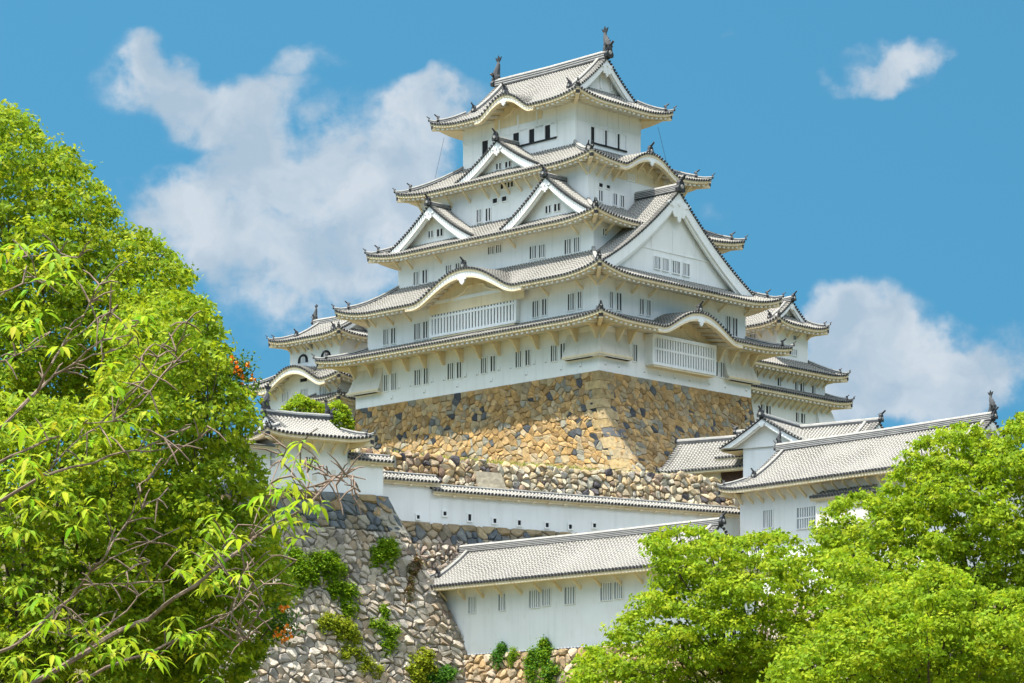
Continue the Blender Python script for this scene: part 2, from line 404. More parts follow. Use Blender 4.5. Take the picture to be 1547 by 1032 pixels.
class Roof:
    """a skirt roof (ridge=None) or hip-and-gable roof over rect; D = run of each side, ze = eave height"""
    def __init__(s, rect, D, ze, rise, lift=.5, Lc=5.0, kara=None, ridge=None, g=0, conc=.68, dw=None, soff=.2, row=ROW, ribr=.115, fas=.22):
        s.rect = rect; s.D = D; s.ze = ze; s.rise = rise; s.lift = lift; s.Lc = Lc; s.kara = kara or {}; s.rd = ridge; s.g = g; s.conc = conc
        s.dw = dw or {}; s.soff = soff; s.row = row; s.ribr = ribr; s.fas = fas
        s.sides = {k: Side(k, rect) for k in 'WSEN'}
        s.main = {'y': 'WE', 'x': 'SN', None: ''}[ridge]

    def nb(s, k):   # runs of the neighbouring sides at s=0 and s=L
        return {'W': 'SN', 'E': 'SN', 'S': 'WE', 'N': 'WE'}[k]

    def prof(s, t): return s.rise * (s.conc * t + (1 - s.conc) * t * t)

    def ze_at(s, k, t):
        L = s.sides[k].L; c = max(0.0, 1 - min(t, L - t) / s.Lc); z = s.ze + s.lift * c ** 2.2
        for (c0, hw, h) in s.kara.get(k, []):
            if abs(t - c0) < hw: z = max(z, s.ze + h * bell((t - c0) / hw))
        return z

    def z(s, k, t, d):
        L = s.sides[k].L; c = max(0.0, 1 - min(t, L - t) / s.Lc)
        D = s.Dm if s.rd else s.D[k]
        x = d / D
        z = s.ze + s.prof(x) + s.lift * c ** 2.2 * max(0, 1 - x * (2.5 if s.rd else 1)) ** 1.3
        for (c0, hw, h) in s.kara.get(k, []):
            if abs(t - c0) < hw:
                zk = s.ze + h * bell((t - c0) / hw) + .06 * d
                if zk > z: z = zk
        return z

    @property
    def Dm(s):
        sd = s.sides[s.main[0]]; x0, x1, y0, y1 = s.rect
        return (x1 - x0) / 2 if s.rd == 'y' else (y1 - y0) / 2

    def dmax(s, k, t, gw=0.9):
        L = s.sides[k].L
        if s.rd:
            if k in s.main:
                if s.g <= t <= L - s.g: return s.Dm
                return max(0.0, min(t, L - t))
            return max(0.0, min(s.g + gw, t, L - t))
        n0, n1 = s.nb(k)
        return max(0.0, min(s.D[k], t * s.D[k] / s.D[n0], (L - t) * s.D[k] / s.D[n1]))

    def tiles(s, ribs='WS'):
        mb = MB()
        for k in 'WSEN':
            sd = s.sides[k]; L = sd.L
            if s.rd and s.g < .3 and k not in s.main: continue
            # sheet
            segs = [(0, L)]
            if s.rd and k in s.main: segs = [(0, s.g - 1e-4), (s.g, L - s.g), (L - s.g + 1e-4, L)]
            for a, b in segs:
                n = max(2, int((b - a) / (.5 if k in ribs else 1.0))); prev = None
                for i in range(n + 1):
                    t = a + (b - a) * i / n; dm = s.dmax(k, t); m = 8
                    cur = [(sd.P(t, dm * j / m, s.z(k, t, dm * j / m)), dm * j / m) for j in range(m + 1)]
                    if prev:
                        for j in range(m):
                            q = (prev[j], cur[j], cur[j + 1], prev[j + 1])
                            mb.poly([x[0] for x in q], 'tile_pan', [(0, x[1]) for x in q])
                    prev = cur
            # edge strip under the tile ends
            n = max(4, int(L / .5))
            for i in range(n):
                t0, t1 = L * i / n, L * (i + 1) / n
                za, zb = s.z(k, t0, 0), s.z(k, t1, 0)
                mb.poly([sd.P(t0, 0, za), sd.P(t1, 0, zb), sd.P(t1, .02, zb - .09), sd.P(t0, .02, za - .09)], 'tile_edge')
            if k not in ribs: continue
            nr = int(L / s.row); off = (L - nr * s.row) / 2
            lat = sd.vec(1, 0); out = -sd.vec(0, 1)
            for i in range(nr + 1):
                t = off + i * s.row
                dm = s.dmax(k, t)
                if dm < .15: continue
                m = max(2, min(9, int(dm / .6) + 1))
                pts = [sd.P(t, dm * j / m, s.z(k, t, dm * j / m) + .01) for j in range(m + 1)]
                rib(mb, pts, lat, s.ribr, out)
        return mb

    def hips(s, which=('SW', 'SE', 'NW'), w=.36, h=.42, oni_s=1.0, two=True):
        x0, x1, y0, y1 = s.rect
        cor = {'SW': ('S', 0, 'W'), 'SE': ('S', 1, 'E'), 'NW': ('N', 0, 'W'), 'NE': ('N', 1, 'E')}
        for c in which:
            mb = MB(); k, e, k2 = cor[c]; sd = s.sides[k]
            D1 = s.g if s.rd else s.D[k]; D2 = s.g if s.rd else s.D[k2]
            def pt(x, up=0.0):
                d = D1 * x; t = D2 * x if e == 0 else sd.L - D2 * x
                return sd.P(t, d, s.z(k, t, d) + .04 + up)
            x1_ = 1.0
            pts = [pt(x) for x in (0.22, .35, .5, .7, .85, x1_)]
            ridge(mb, pts, w, h, 2); low = [pt(x) for x in (0.0, .1, .24)]
            low[0] = (low[0][0], low[0][1], low[0][2] + .06)
            ridge(mb, low, w * .8, h * .72, 2)
            d = Vector(low[0]) - Vector(low[-1])
            oni(mb, Vector(low[0]) + d.normalized() * .1 + Vector((0, 0, .12)), d, .46 * oni_s)
            oni(mb, Vector(pts[0]) + Vector((0, 0, .15)), d, .72 * oni_s)
            yield mb

    def eaves(s, sides='WSEN'):
        """white eave boards and the plastered underside"""
        mb = MB()
        for k in sides:
            sd = s.sides[k]; L = sd.L; dw = s.dw[k]; n0, n1 = s.nb(k)
            n = max(4, int(L / .5)); prev = None
            for i in range(n + 1):
                t = L * i / n; z = s.ze_at(k, t); f = s.fas
                de = min(dw, t * dw / s.dw[n0], (L - t) * dw / s.dw[n1]); de = max(de, .12)
                kk = 0.0
                for (c0, hw, h) in s.kara.get(k, []):
                    if abs(t - c0) < hw * .98: kk = h
                drop = 0
                cur = [sd.P(t, .06, z - .07), sd.P(t, .06, z - .07 - f - drop), sd.P(t, .24 if de > .3 else de, z - .09 - f - drop), sd.P(t, .24 if de > .3 else de, z - .36 - drop * .4), sd.P(t, de, z - .36 + s.soff * de)]
                if prev:
                    for a in range(4):
                        mb.poly([prev[a], cur[a], cur[a + 1], prev[a + 1]], 'eave_plaster_bounce')
                prev = cur
        return mb

    def rafters(s, sides='WS', step=.64, w=.30, h=.2):
        mb = MB()
        for k in sides:
            sd = s.sides[k]; L = sd.L; dw = s.dw[k]; n0, n1 = s.nb(k); n = int((L - .6) / step)
            for i in range(n + 1):
                t = .3 + (L - .6) * i / n; z = s.ze_at(k, t)
                de = min(dw, t * dw / s.dw[n0], (L - t) * dw / s.dw[n1])
                if de < .5: continue
                zt0, zt1 = z - .37 + s.soff * .2, z - .37 + s.soff * de
                P = sd.P; a, b = t - w / 2, t + w / 2
                mb.hexa([P(a, .2, zt0 - h), P(b, .2, zt0 - h), P(b, de, zt1 - h), P(a, de, zt1 - h), P(a, .2, zt0), P(b, .2, zt0), P(b, de, zt1), P(a, de, zt1)], 'plaster_old')
        return mb

    def hip_beams(s, which=('SW', 'SE', 'NW')):
        cor = {'SW': ('S', 0, 'W'), 'SE': ('S', 1, 'E'), 'NW': ('N', 0, 'W'), 'NE': ('N', 1, 'E')}
        for c in which:
            mb = MB(); k, e, k2 = cor[c]; sd = s.sides[k]; d1, d2 = s.dw[k], s.dw[k2]
            def pt(x, z):
                t = d2 * x if e == 0 else sd.L - d2 * x
                return Vector(sd.P(t, d1 * x, z))
            zc = s.ze_at(k, 0 if e == 0 else sd.L)
            A = pt(.06, zc - .42); B = pt(1, s.ze - .42 + s.soff * d1)
            dr = (B - A); dr.z = 0; dr.normalize(); l = Vector((-dr.y, dr.x, 0)) * .17
            h = Vector((0, 0, .34))
            mb.hexa([tuple(A - l - h), tuple(A + l - h), tuple(B + l - h), tuple(B - l - h), tuple(A - l), tuple(A + l), tuple(B + l), tuple(B - l)], 'eave_plaster_bounce')
            C = A - dr * .06; l2 = l * 1.15; h2 = Vector((0, 0, .30)); D = A + dr * .1; u = Vector((0, 0, .1))
            mb.hexa([tuple(C - l2 - h2 + u), tuple(C + l2 - h2 + u), tuple(D + l2 - h2 + u), tuple(D - l2 - h2 + u), tuple(C - l2 + u), tuple(C + l2 + u), tuple(D + l2 + u), tuple(D - l2 + u)], 'tile_end')
            yield mb


def kara_board(roof, k, i=0, h0=.34, h1=.62, cap=True):
    """curved bargeboard hung under an undulating eave, with a cusped pendant and the little ridge above it"""
    c0, hw, hh = roof.kara[k][i]; sd = roof.sides[k]; n = 40
    mb = MB(); A = []; B = []
    fr = 1.12
    for j in range(n + 1):
        q = -fr + 2 * fr * j / n; t = c0 + q * hw; z = roof.ze_at(k, t) - .12
        th = h0 + (h1 - h0) * bell(q / fr)
        A.append((t, z)); B.append((t, z - th))
    poly = A + B[::-1]
    for j in range(n):
        a, b, c, d = A[j], A[j + 1], B[j + 1], B[j]
        mb.hexa([sd.P(d[0], .1, d[1]), sd.P(c[0], .1, c[1]), sd.P(c[0], .36, c[1]), sd.P(d[0], .36, d[1]), sd.P(a[0], .1, a[1]), sd.P(b[0], .1, b[1]), sd.P(b[0], .36, b[1]), sd.P(a[0], .36, a[1])], 'plaster')
        # inner stepped moulding
        e = .16
        mb.hexa([sd.P(d[0], .05, d[1] - e), sd.P(c[0], .05, c[1] - e), sd.P(c[0], .5, c[1] - e), sd.P(d[0], .5, d[1] - e), sd.P(d[0], .05, d[1] + .02), sd.P(c[0], .05, c[1] + .02), sd.P(c[0], .5, c[1] + .02), sd.P(d[0], .5, d[1] + .02)], 'eave_plaster_bounce')
    return mb


def lobes(mb, sd, c, z, d, s, mat='plaster', kind=0):
    """carved pendant under a gable peak: a lobed plate"""
    pts = []
    shape = [(0, .25), (.22, .22), (.30, .05), (.62, .12), (.95, -.02), (.80, -.16), (.58, -.14), (.46, -.30), (.50, -.55), (.36, -.76), (.16, -.72), (.12, -.92), (0, -1.02)]
    if kind: shape = [(0, .3), (.28, .28), (.40, .12), (.62, .02), (.52, -.16), (.34, -.16), (.30, -.40), (.14, -.56), (0, -.66)]
    full = shape + [(-x, y) for x, y in shape[-2:0:-1]]
    A = [sd.P(c + x * s, d, z + y * s) for x, y in full]; B = [sd.P(c + x * s, d + .14, z + y * s) for x, y in full]
    ca = sd.P(c, d - .03, z - .3 * s); cb = sd.P(c, d + .14, z - .3 * s)
    n = len(A); i = mb.idx(A + B + [ca, cb])
    for k in range(n):
        j = (k + 1) % n
        mb.face((i + k, i + j, i + 2 * n), mat); mb.face((i + n + j, i + n + k, i + 2 * n + 1), mat); mb.face((i + k, i + j, i + n + j, i + n + k), mat)
    if not kind:
        mb.tube([sd.P(c, d - .02, z - .02 * s), sd.P(c, d - .1, z - .02 * s)], .13 * s, mat, 8)


def gable(fr, sd, sc, hw, zg, zmain, dv, dwall, dback, parent, names=('gable_roof', 'gable_wall', 'bargeboard', 'ridge_tiles'), bw=(.62, .8), rows=True, rdg=(.42, .5, 3), oni_s=1.0,
          roof_surface=True, pend=0.8, foot=.0, wallmat='plaster', both=True, pendkind=0, vline=True):
    """triangular gable on a roof side. zg(q)=height of its slope at q=|s-sc|/hw; zmain(s,d)=roof it stands on"""
    zp = zg(0)
    mb = MB(); lat = sd.vec(0, 1); out = -sd.vec(0, 1)
    nq = 14
    if roof_surface:
        for sg in (-1, 1):
            prev = None; n = max(2, int((dback - dv) / .6))
            for i in range(n + 1):
                d = dv + (dback - dv) * i / n
                cur = [(sd.P(sc + sg * hw * j / nq, d, zg(j / nq)), j / nq * hw) for j in range(nq + 1)]
                if prev:
                    for j in range(nq):
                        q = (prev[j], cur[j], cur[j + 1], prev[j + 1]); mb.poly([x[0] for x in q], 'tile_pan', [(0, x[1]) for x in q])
                prev = cur
            nr = int((dback - dv - .6) / ROW)
            for i in range(nr + 1):
                d = dv + .75 + i * ROW
                if d > dback: break
                pts = []
                for j in range(nq + 1):
                    q = 1 - j / nq; t = sc + sg * hw * q
                    if zg(q) > zmain(t, d) - .15: pts.append(sd.P(t, d, zg(q) + .01))
                if len(pts) > 1: rib(mb, pts, lat, .115, None)
    # verge: short rows turned outward, dark round ends to the front, and a long ribbed border behind
    if vline:
        L = sum(math.hypot(hw / 40, zg(j / 40) - zg((j + 1) / 40)) for j in range(40)); ns = int(L / .33)
        for sg in (-1, 1):
            # equal arc steps
            acc = 0; nxt = .1; pq = 0.0; pz = zg(0)
            for j in range(1, 401):
                q = j / 400; z = zg(q); acc += math.hypot(hw / 400, z - pz); pz = z
                if acc >= nxt:
                    nxt += .33
                    sl = (zg(min(1, q + .01)) - zg(max(0, q - .01))) / ((min(1, q + .01) - max(0, q - .01)) * hw)
                    tang = sd.vec(sg, 0) + Vector((0, 0, sl)); tang.normalize()
                    t = sc + sg * hw * q
                    pts = [Vector(sd.P(t, dv - .06, z + .02)), Vector(sd.P(t, dv + .62, z + .03))]
                    nrm = Vector((0, 0, 1)) - tang * tang.z; nrm.normalize()
                    rg = []
                    for p in pts: rg.append([tuple(p + tang * math.cos(R(a)) * .13 + nrm * math.sin(R(a)) * .14) for a in (0, 60, 120, 180)])
                    a, b = mb.idx(rg[0]), mb.idx(rg[1])
                    for k in range(3): mb.face((a + k, a + k + 1, b + k + 1, b + k), 'tile', [(0, .25), (0, .25), (0, .33), (0, .33)])
                    C = [tuple(pts[0] + out * .05 + tang * math.cos(k * 2 * math.pi / 7) * .115 + nrm * (math.sin(k * 2 * math.pi / 7) * .115 + .02)) for k in range(7)]
                    mb.prism(C, [tuple(Vector(c) - out * .1) for c in C], 'tile_end', True, False)
    # underside between the verge and the wall
    for sg in (-1, 1):
        for j in range(nq):
            q0, q1 = j / nq, (j + 1) / nq
            mb.poly([sd.P(sc + sg * hw * q0, dv + .05, zg(q0) - .1), sd.P(sc + sg * hw * q1, dv + .05, zg(q1) - .1), sd.P(sc + sg * hw * q1, dwall + .1, zg(q1) - .1), sd.P(sc + sg * hw * q0, dwall + .1, zg(q0) - .1)], 'eave_plaster_bounce')
    ro = fr.build(mb, names[0], parent)
    # bargeboards
    mb = MB()
    for sg in (-1, 1):
        for (da, db, za, wk, mt) in ((dv + .02, dv + .26, .10, 1.0, 'plaster'), (dv + .2, dv + .42, .10, 1.28, 'plaster')):
            prev = None; n = 18
            for j in range(n + 1):
                q = j / n; w = (bw[0] + (bw[1] - bw[0]) * q) * wk; t = sc + sg * hw * q; zt = zg(q) - za
                zb = zt - w; fl = zmain(t, dv) - .05
                if zb < fl: zb = min(fl, zt - .02)
                cur = [sd.P(t, da, zb), sd.P(t, db, zb), sd.P(t, db, zt), sd.P(t, da, zt)]
                if prev:
                    i = mb.idx(prev + cur)
                    for k in range(4): mb.face((i + k, i + (k + 1) % 4, i + 4 + (k + 1) % 4, i + 4 + k), mt)
                prev = cur
            mb.poly(prev, mt)
    if pend: lobes(mb, sd, sc, zp - bw[0] * 1.15, dv - .04, pend, 'plaster', pendkind)
    bo = fr.build(mb, names[2], ro)
    # wall
    mb = MB(); prev = None
    for j in range(-12, 13):
        q = abs(j) / 12; t = sc + hw * j / 12; zt = zg(q) - .12; zb = min(zt, zmain(t, dwall) - .5)
        cur = (sd.P(t, dwall, zb), sd.P(t, dwall, zt))
        if prev: mb.poly([prev[0], cur[0], cur[1], prev[1]], wallmat)
        prev = cur
    wo = fr.build(mb, names[1], ro)
    # ridge
    if rdg:
        mb = MB(); ridge(mb, [sd.P(sc, dv - .02, zp + .06), sd.P(sc, (dv + dback) / 2, zp + .05), sd.P(sc, dback, zp + .06)], rdg[0], rdg[1], rdg[2])
        oni(mb, Vector(sd.P(sc, dv - .14, zp + .10)), out, oni_s)
        fr.build(mb, names[3], ro)
    return ro, wo


def window(fr, wall, sd, s0, s1, z0, z1, bars=2, off=.0, pane='interior', frame=True, fw=.09, rail=False, name='window'):
    mb = MB(); P = sd.P; o = -off
    mb.sbox(sd, s0, s1, o - .012, o + .02, z0, z1, pane)
    if frame:
        for a, b, c, d in ((s0 - fw, s0, z0 - fw, z1 + fw), (s1, s1 + fw, z0 - fw, z1 + fw), (s0, s1, z1, z1 + fw), (s0, s1, z0 - fw, z0)):
            mb.sbox(sd, a, b, o - .10, o + .02, c, d, 'plaster')
    w = (s1 - s0)
    for i in range(bars):
        c = s0 + w * (i + 1) / (bars + 1); bw = min(.075, w / (bars + 1) * .24)
        mb.sbox(sd, c - bw, c + bw, o - .075, o - .013, z0, z1, 'plaster')
    if rail:
        m = (z0 + z1) / 2; mb.sbox(sd, s0, s1, o - .09, o - .077, m - .07, m + .07, 'plaster')
    return fr.build(mb, name, wall)


def brace(fr, parent, sd, t, zt, reach, drop, kind=0, w=.16):
    """timber eave brace in white plaster; sd = wall side, t along it"""
    mb = MB()
    if kind == 0:     # curved plate bracket
        pr = [(0, 0), (reach, .06), (reach, -.12), (reach * .55, -.22), (reach * .16, -drop), (0, -drop)]
    else:             # plain strut
        pr = [(0, -drop), (.0, -drop + .26), (reach, .12), (reach, -.12)]
    A = [sd.P(t - w / 2, -d, zt + z) for d, z in pr]; B = [sd.P(t + w / 2, -d, zt + z) for d, z in pr]
    mb.prism(A, B, 'eave_plaster_bounce')
    return fr.build(mb, 'bracket', parent)


def fish(fr, parent, p, d, s=1.0, name='fish_ornament'):
    """roof-ridge dolphin-fish: head down on the ridge end, body arched, tail fanned to the sky"""
    mb = MB(); d = Vector(d).normalized(); U = Vector((0, 0, 1)); l = Vector((-d.y, d.x, 0)); p = Vector(p)
    sp = [(.10, -.1), (.22, .12), (.26, .40), (.16, .75), (.02, 1.10), (-.06, 1.42), (-.02, 1.68)]
    rad = [.34, .42, .40, .33, .25, .18, .12]; rings = []
    for i, (a, b) in enumerate(sp):
        c = p + d * a * s + U * b * s
        tx = Vector(sp[min(i + 1, 6)]) - Vector(sp[max(i - 1, 0)]); tx.normalize(); nn = d * tx[1] - U * tx[0]
        rings.append([tuple(c + (nn * math.cos(k * math.pi / 4) * 1.15 + l * math.sin(k * math.pi / 4) * .8) * rad[i] * s) for k in range(8)])
    mb.loft(rings, 'ridge_tile', True, 'ridge_tile')
    def plate(pts, th=.05):
        A = [tuple(p + d * a * s + U * b * s + l * th * s) for a, b in pts]; B = [tuple(p + d * a * s + U * b * s - l * th * s) for a, b in pts]
        mb.prism(A, B, 'tile_end')
    plate([(-.04, 1.5), (-.34, 1.78), (-.50, 2.10), (-.22, 1.98), (-.08, 2.30), (.06, 1.98), (.34, 2.12), (.22, 1.80), (.04, 1.5)])
    plate([(.40, .30), (.66, .52), (.50, .62), (.64, .86), (.40, .86), (.42, 1.12), (.22, 1.0), (.16, .5)], .035)
    plate([(-.02, .35), (-.32, .55), (-.16, .62), (-.26, .9), (-.04, .85), (.0, .6)], .035)
    for sg in (-1, 1):
        A = [tuple(p + d * a * s + U * b * s + l * sg * .2 * s) for a, b in ((.2, .25), (.42, .1), (.5, .3), (.34, .5))]
        B = [tuple(Vector(a) + l * sg * .3 * s + U * .1 * s) for a in A]
        mb.prism(A, B, 'tile_end')
    mb.prism([tuple(p + d * a * s + l * b * s - U * .32 * s) for a, b in ((-.25, -.3), (.5, -.3), (.5, .3), (-.25, .3))], [tuple(p + d * a * s + l * b * s + U * .06 * s) for a, b in ((-.15, -.2), (.42, -.2), (.42, .2), (-.15, .2))], 'tile_end')
    return fr.build(mb, name, parent)


def wall_box(mb, r, z0, z1, mat='plaster'):
    x0, x1, y0, y1 = r
    mb.box(x0, x1, y0, y1, z0, z1, mat)


# ------------------------------------------------------------------ the main keep
def main_keep():
    fr = Frame('castle_keep', (905 - CX) / F * 260, 260, R(45.9), 44.5)
    tag(fr.root, 'tall white five-tiered main castle keep on the ochre stone base', 'castle keep')
    S = {1: (0, 21.7, 0, 32.5), 2: (.4, 21.5, .5, 31.2), 3: (2.3, 19.4, 2.8, 28.8), 4: (3.9, 17.6, 4.9, 27.3), 5: (6.1, 15.4, 8.6, 23.6)}
    E = {1: (-2.9, 24.5, -2.9, 35.3), 2: (-2.1, 24.0, -2.0, 33.3), 3: (.3, 21.5, .6, 31.3), 4: (2.3, 19.4, 3.0, 29.2), 5: (4.0, 17.6, 6.3, 26.1)}
    ze = {1: 48.9, 2: 53.22, 3: 58.98, 4: 65.02, 5: 71.72}
    ztop = {1: 50.1, 2: 56.15, 3: 61.25, 4: 67.65}
    lift = {1: .42, 2: .85, 3: .62, 4: .55, 5: .62}
    roofs = {}
    for i in range(1, 6):
        x0, x1, y0, y1 = E[i]; w = S[i]
        dw = {'W': w[0] - x0, 'S': w[2] - y0, 'E': x1 - w[1], 'N': y1 - w[3]}
        kara = {}
        # undulating gables: (centre along side, half width, height)
        if i == 2: kara = {'W': [(15.6 - y0, 6.9, 2.45)]}
        if i == 5: kara = {'W': [(16.1 - y0, 3.5, 1.6)]}
        if i == 4: kara = {'S': [(10.8 - x0, 4.0, 1.55)]}
        if i == 1: kara = {'S': [(11.0 - x0, 5.4, 1.95)]}
        if i < 5:
            n = S[i + 1]; D = {'W': n[0] - x0, 'S': n[2] - y0, 'E': x1 - n[1], 'N': y1 - n[3]}
            roofs[i] = Roof(E[i], D, ze[i], ztop[i] - ze[i], lift[i], 5.5, kara, None, 0, .72, dw, .2 if i > 1 else .12)
        else:
            roofs[i] = Roof(E[i], None, ze[i], 76.75 - ze[i], lift[i], 4.5, kara, 'y', 2.5, .62, dw, .2)
    # walls, one per storey
    walls = {}
    for i in range(1, 6):
        mb = MB(); zb = {1: 44.5, 2: 49.3, 3: 54.9, 4: 60.2, 5: 66.6}[i]
        rf = roofs[i]; zt = rf.ze - .36 + rf.soff * min(rf.dw.values()) + .25
        wall_box(mb, S[i], zb, zt, 'plaster')
        if i == 1:
            # flared stone-drop skirts at the corners
            def flare(k, a, b, wrap0=0, wrap1=0):
                sd = Side(k, S[1]); pr = [(0, 48.2), (.12, 47.6), (.30, 46.9), (.62, 45.95), (.62, 45.78), (0, 45.78)]
                A = [sd.P(a - wrap0 * d, -d, z) for d, z in pr]; B = [sd.P(b + wrap1 * d, -d, z) for d, z in pr]
                mb.prism(A, B, 'plaster_old')
                A = [sd.P(a - wrap0 * .66, -d, z) for d, z in ((.3, 45.9), (.70, 45.9), (.70, 46.08), (.3, 46.08))]; B = [(p[0] + sd.a[0] * (b - a + (wrap0 + wrap1) * .66), p[1] + sd.a[1] * (b - a + (wrap0 + wrap1) * .66), p[2]) for p in A]
                mb.prism(A, B, 'eave_plaster_bounce')
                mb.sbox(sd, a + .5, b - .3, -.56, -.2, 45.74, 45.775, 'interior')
            flare('W', 0, 4.0, 1, 0); flare('S', 0, 3.9, 1, 0); flare('W', 28.6, 32.5, 0, 1); flare('S', 17.6, 21.7, 0, 1)
        if i == 5:
            # groove boards and posts around the top storey
            for k in 'WS':
                sd = Side(k, S[5])
                mb.sbox(sd, 0, sd.L, -.05, .01, 70.05, 70.2, 'plaster')
                for j in range(7):
                    t = sd.L * j / 6; mb.sbox(sd, max(0, t - .1), min(sd.L, t + .1), -.045, .01, 70.2, 71.7, 'plaster')
        walls[i] = fr.build(mb, 'storey_wall')
    # windows read off the photo: (storey, side, u0, u1, vtop, vbottom, bars)
    wl = [(1, 'W', 581, 586, 567, 591, 1), (1, 'W', 592, 599, 564, 589, 2), (1, 'W', 627, 635.5, 559, 582, 2), (1, 'W', 641, 647, 556, 580, 1), (1, 'W', 677, 685.5, 549, 573, 2), (1, 'W', 691, 697.5, 547, 571, 1),
          (1, 'W', 727.5, 735.5, 541, 564, 2), (1, 'W', 742, 748.5, 538, 561, 1), (1, 'W', 779.7, 788, 531, 555, 2), (1, 'W', 794.6, 801, 529, 552, 1), (1, 'W', 833, 841.7, 522, 546, 2), (1, 'W', 847.5, 854, 519, 543, 1),
          (2, 'W', 580, 586.7, 498, 521, 2), (2, 'W', 591.6, 598, 496, 519, 1), (2, 'W', 626.5, 635, 489, 513, 2), (2, 'W', 640, 646.7, 486, 511, 1),
          (2, 'W', 805.3, 814, 455, 479, 2), (2, 'W', 819.8, 826.3, 452, 476, 1), (2, 'W', 858.6, 867.7, 444, 469, 2), (2, 'W', 873.7, 879.3, 441, 466, 1),
          (3, 'W', 625.7, 633, 411, 431, 2), (3, 'W', 639, 646, 408, 428, 1), (3, 'W', 674.5, 682, 401, 414, 2), (3, 'W', 689, 695, 398, 411, 1), (3, 'W', 738, 746.5, 373, 384, 2), (3, 'W', 750, 758, 370, 382, 2),
          (3, 'W', 801, 810.5, 372, 391, 2), (3, 'W', 815, 823.5, 370, 389, 2), (3, 'W', 853.8, 863, 362, 384, 2), (3, 'W', 868, 876, 359, 381, 2),
          (4, 'W', 721, 728, 317, 336, 2), (4, 'W', 734.5, 741.5, 315, 334, 1), (4, 'W', 745, 752, 300, 307, 0), (4, 'W', 759, 766, 297, 304, 0), (4, 'W', 796, 802, 300, 308, 0), (4, 'W', 757, 776, 276, 284, 3),
          (4, 'S', 904, 909.6, 288, 304, 1), (4, 'S', 926, 931.3, 293, 310, 1), (4, 'S', 936.8, 942, 296, 313, 1), (4, 'S', 904, 910, 277, 283, 0), (4, 'S', 915.5, 921, 280, 285, 0), (4, 'S', 948, 957, 265, 273, 2),
          (3, 'S', 910, 916, 346, 356, 1),
          (2, 'S', 920.3, 925, 441, 466, 1), (2, 'S', 931, 938, 443, 469, 1), (2, 'S', 966, 971.7, 452, 475, 1), (2, 'S', 977, 982, 454, 477, 1), (2, 'S', 1056, 1061, 471, 482, 1), (2, 'S', 1065, 1071, 472, 484, 1),
          (2, 'S', 1097, 1102.5, 478, 505, 1), (2, 'S', 1106.4, 1113, 481, 508, 1),
          (1, 'S', 946.5, 950, 519, 544, 0), (1, 'S', 956, 961.6, 521, 546, 1), (1, 'S', 1080, 1083.5, 546, 568, 0), (1, 'S', 1088, 1094, 548, 570, 1)]
    for (i, k, u0, u1, v0, v1, nb) in wl:
        sd = Side(k, S[i]); a, z1 = fr.hit(sd, u0, v0); b, z0 = fr.hit(sd, u1, v1)
        um = (u0 + u1) / 2; _, zt = fr.hit(sd, um, v0); _, zb = fr.hit(sd, um, v1)
        s0, s1 = min(a, b), max(a, b)
        window(fr, walls[i], sd, s0, s1, zb, zt, nb)
    # top-storey openings: dark gap, white sliding shutter, repeated on one sill
    def shutters(k, gaps, u_end, v_sill, hgt=1.42):
        sd = Side(k, S[5]); _, zb = fr.hit(sd, gaps[0][0], v_sill)
        for n, (u0, u1) in enumerate(gaps):
            a, _ = fr.hit(sd, u0, 200); b, _ = fr.hit(sd, u1, 200); nxt = gaps[n + 1][0] if n + 1 < len(gaps) else u_end
            c, _ = fr.hit(sd, nxt, 200); a, b, c = sorted((a, b, c)) if k == 'S' else sorted((a, b, c), reverse=True)
            mb = MB(); lo, hi = min(a, b), max(a, b)
            mb.sbox(sd, lo, hi, -.02, .02, zb, zb + hgt, 'interior')
            lo2, hi2 = min(b, c), max(b, c)
            mb.sbox(sd, lo2 + .12, hi2 - .18, -.05, .02, zb, zb + hgt, 'plaster')
            e0, e1 = min(a, c), max(a, c)
            mb.sbox(sd, e0, e1, -.09, .02, zb + hgt, zb + hgt + .1, 'plaster')
            mb.sbox(sd, e0 - .02, e1 + .02, -.13, .02, zb - .17, zb - .02, 'black_timber')
            w2 = (c - .09, c + .09); mb.sbox(sd, min(w2), max(w2), -.10, .02, zb, zb + hgt, 'plaster')
            fr.build(mb, 'shuttered_window', walls[5])
    shutters('W', [(775.7, 783.8), (799, 807), (823, 831)], 841, 222)
    shutters('W', [(728.8, 737)], 747, 236)
    shutters('S', [(893, 897.6), (912, 916.6), (931, 935.8)], 946, 214)
    # small plastered gun ports along the lowest storey; grey strip painted in as bottom shadow
    for k, pts in (('W', ((603, 584), (621, 581), (653, 575), (671, 572), (703, 567), (721, 564), (754, 557), (772, 554), (807, 548), (825, 545), (592, 600), (641, 591), (691, 582), (742, 574), (795, 564), (848, 556), (877, 551))), ('S', ((914, 548), (935, 552), (973, 560), (996, 565), (1019, 569), (1041, 573), (1071, 578), (1095, 583), (1127, 588)))):
        sd = Side(k, S[1])
        for (u, v) in pts:
            a, z = fr.hit(sd, u, v); mb = MB(); mb.sbox(sd, a - .16, a + .16, -.05, .01, z - .2, z + .2, 'plaster'); mb.sbox(sd, a - .1, a + .1, -.056, -.05, z - .2, z - .12, 'tile_edge'); fr.build(mb, 'gun_port', walls[1])
    # roofs
    ro = {}
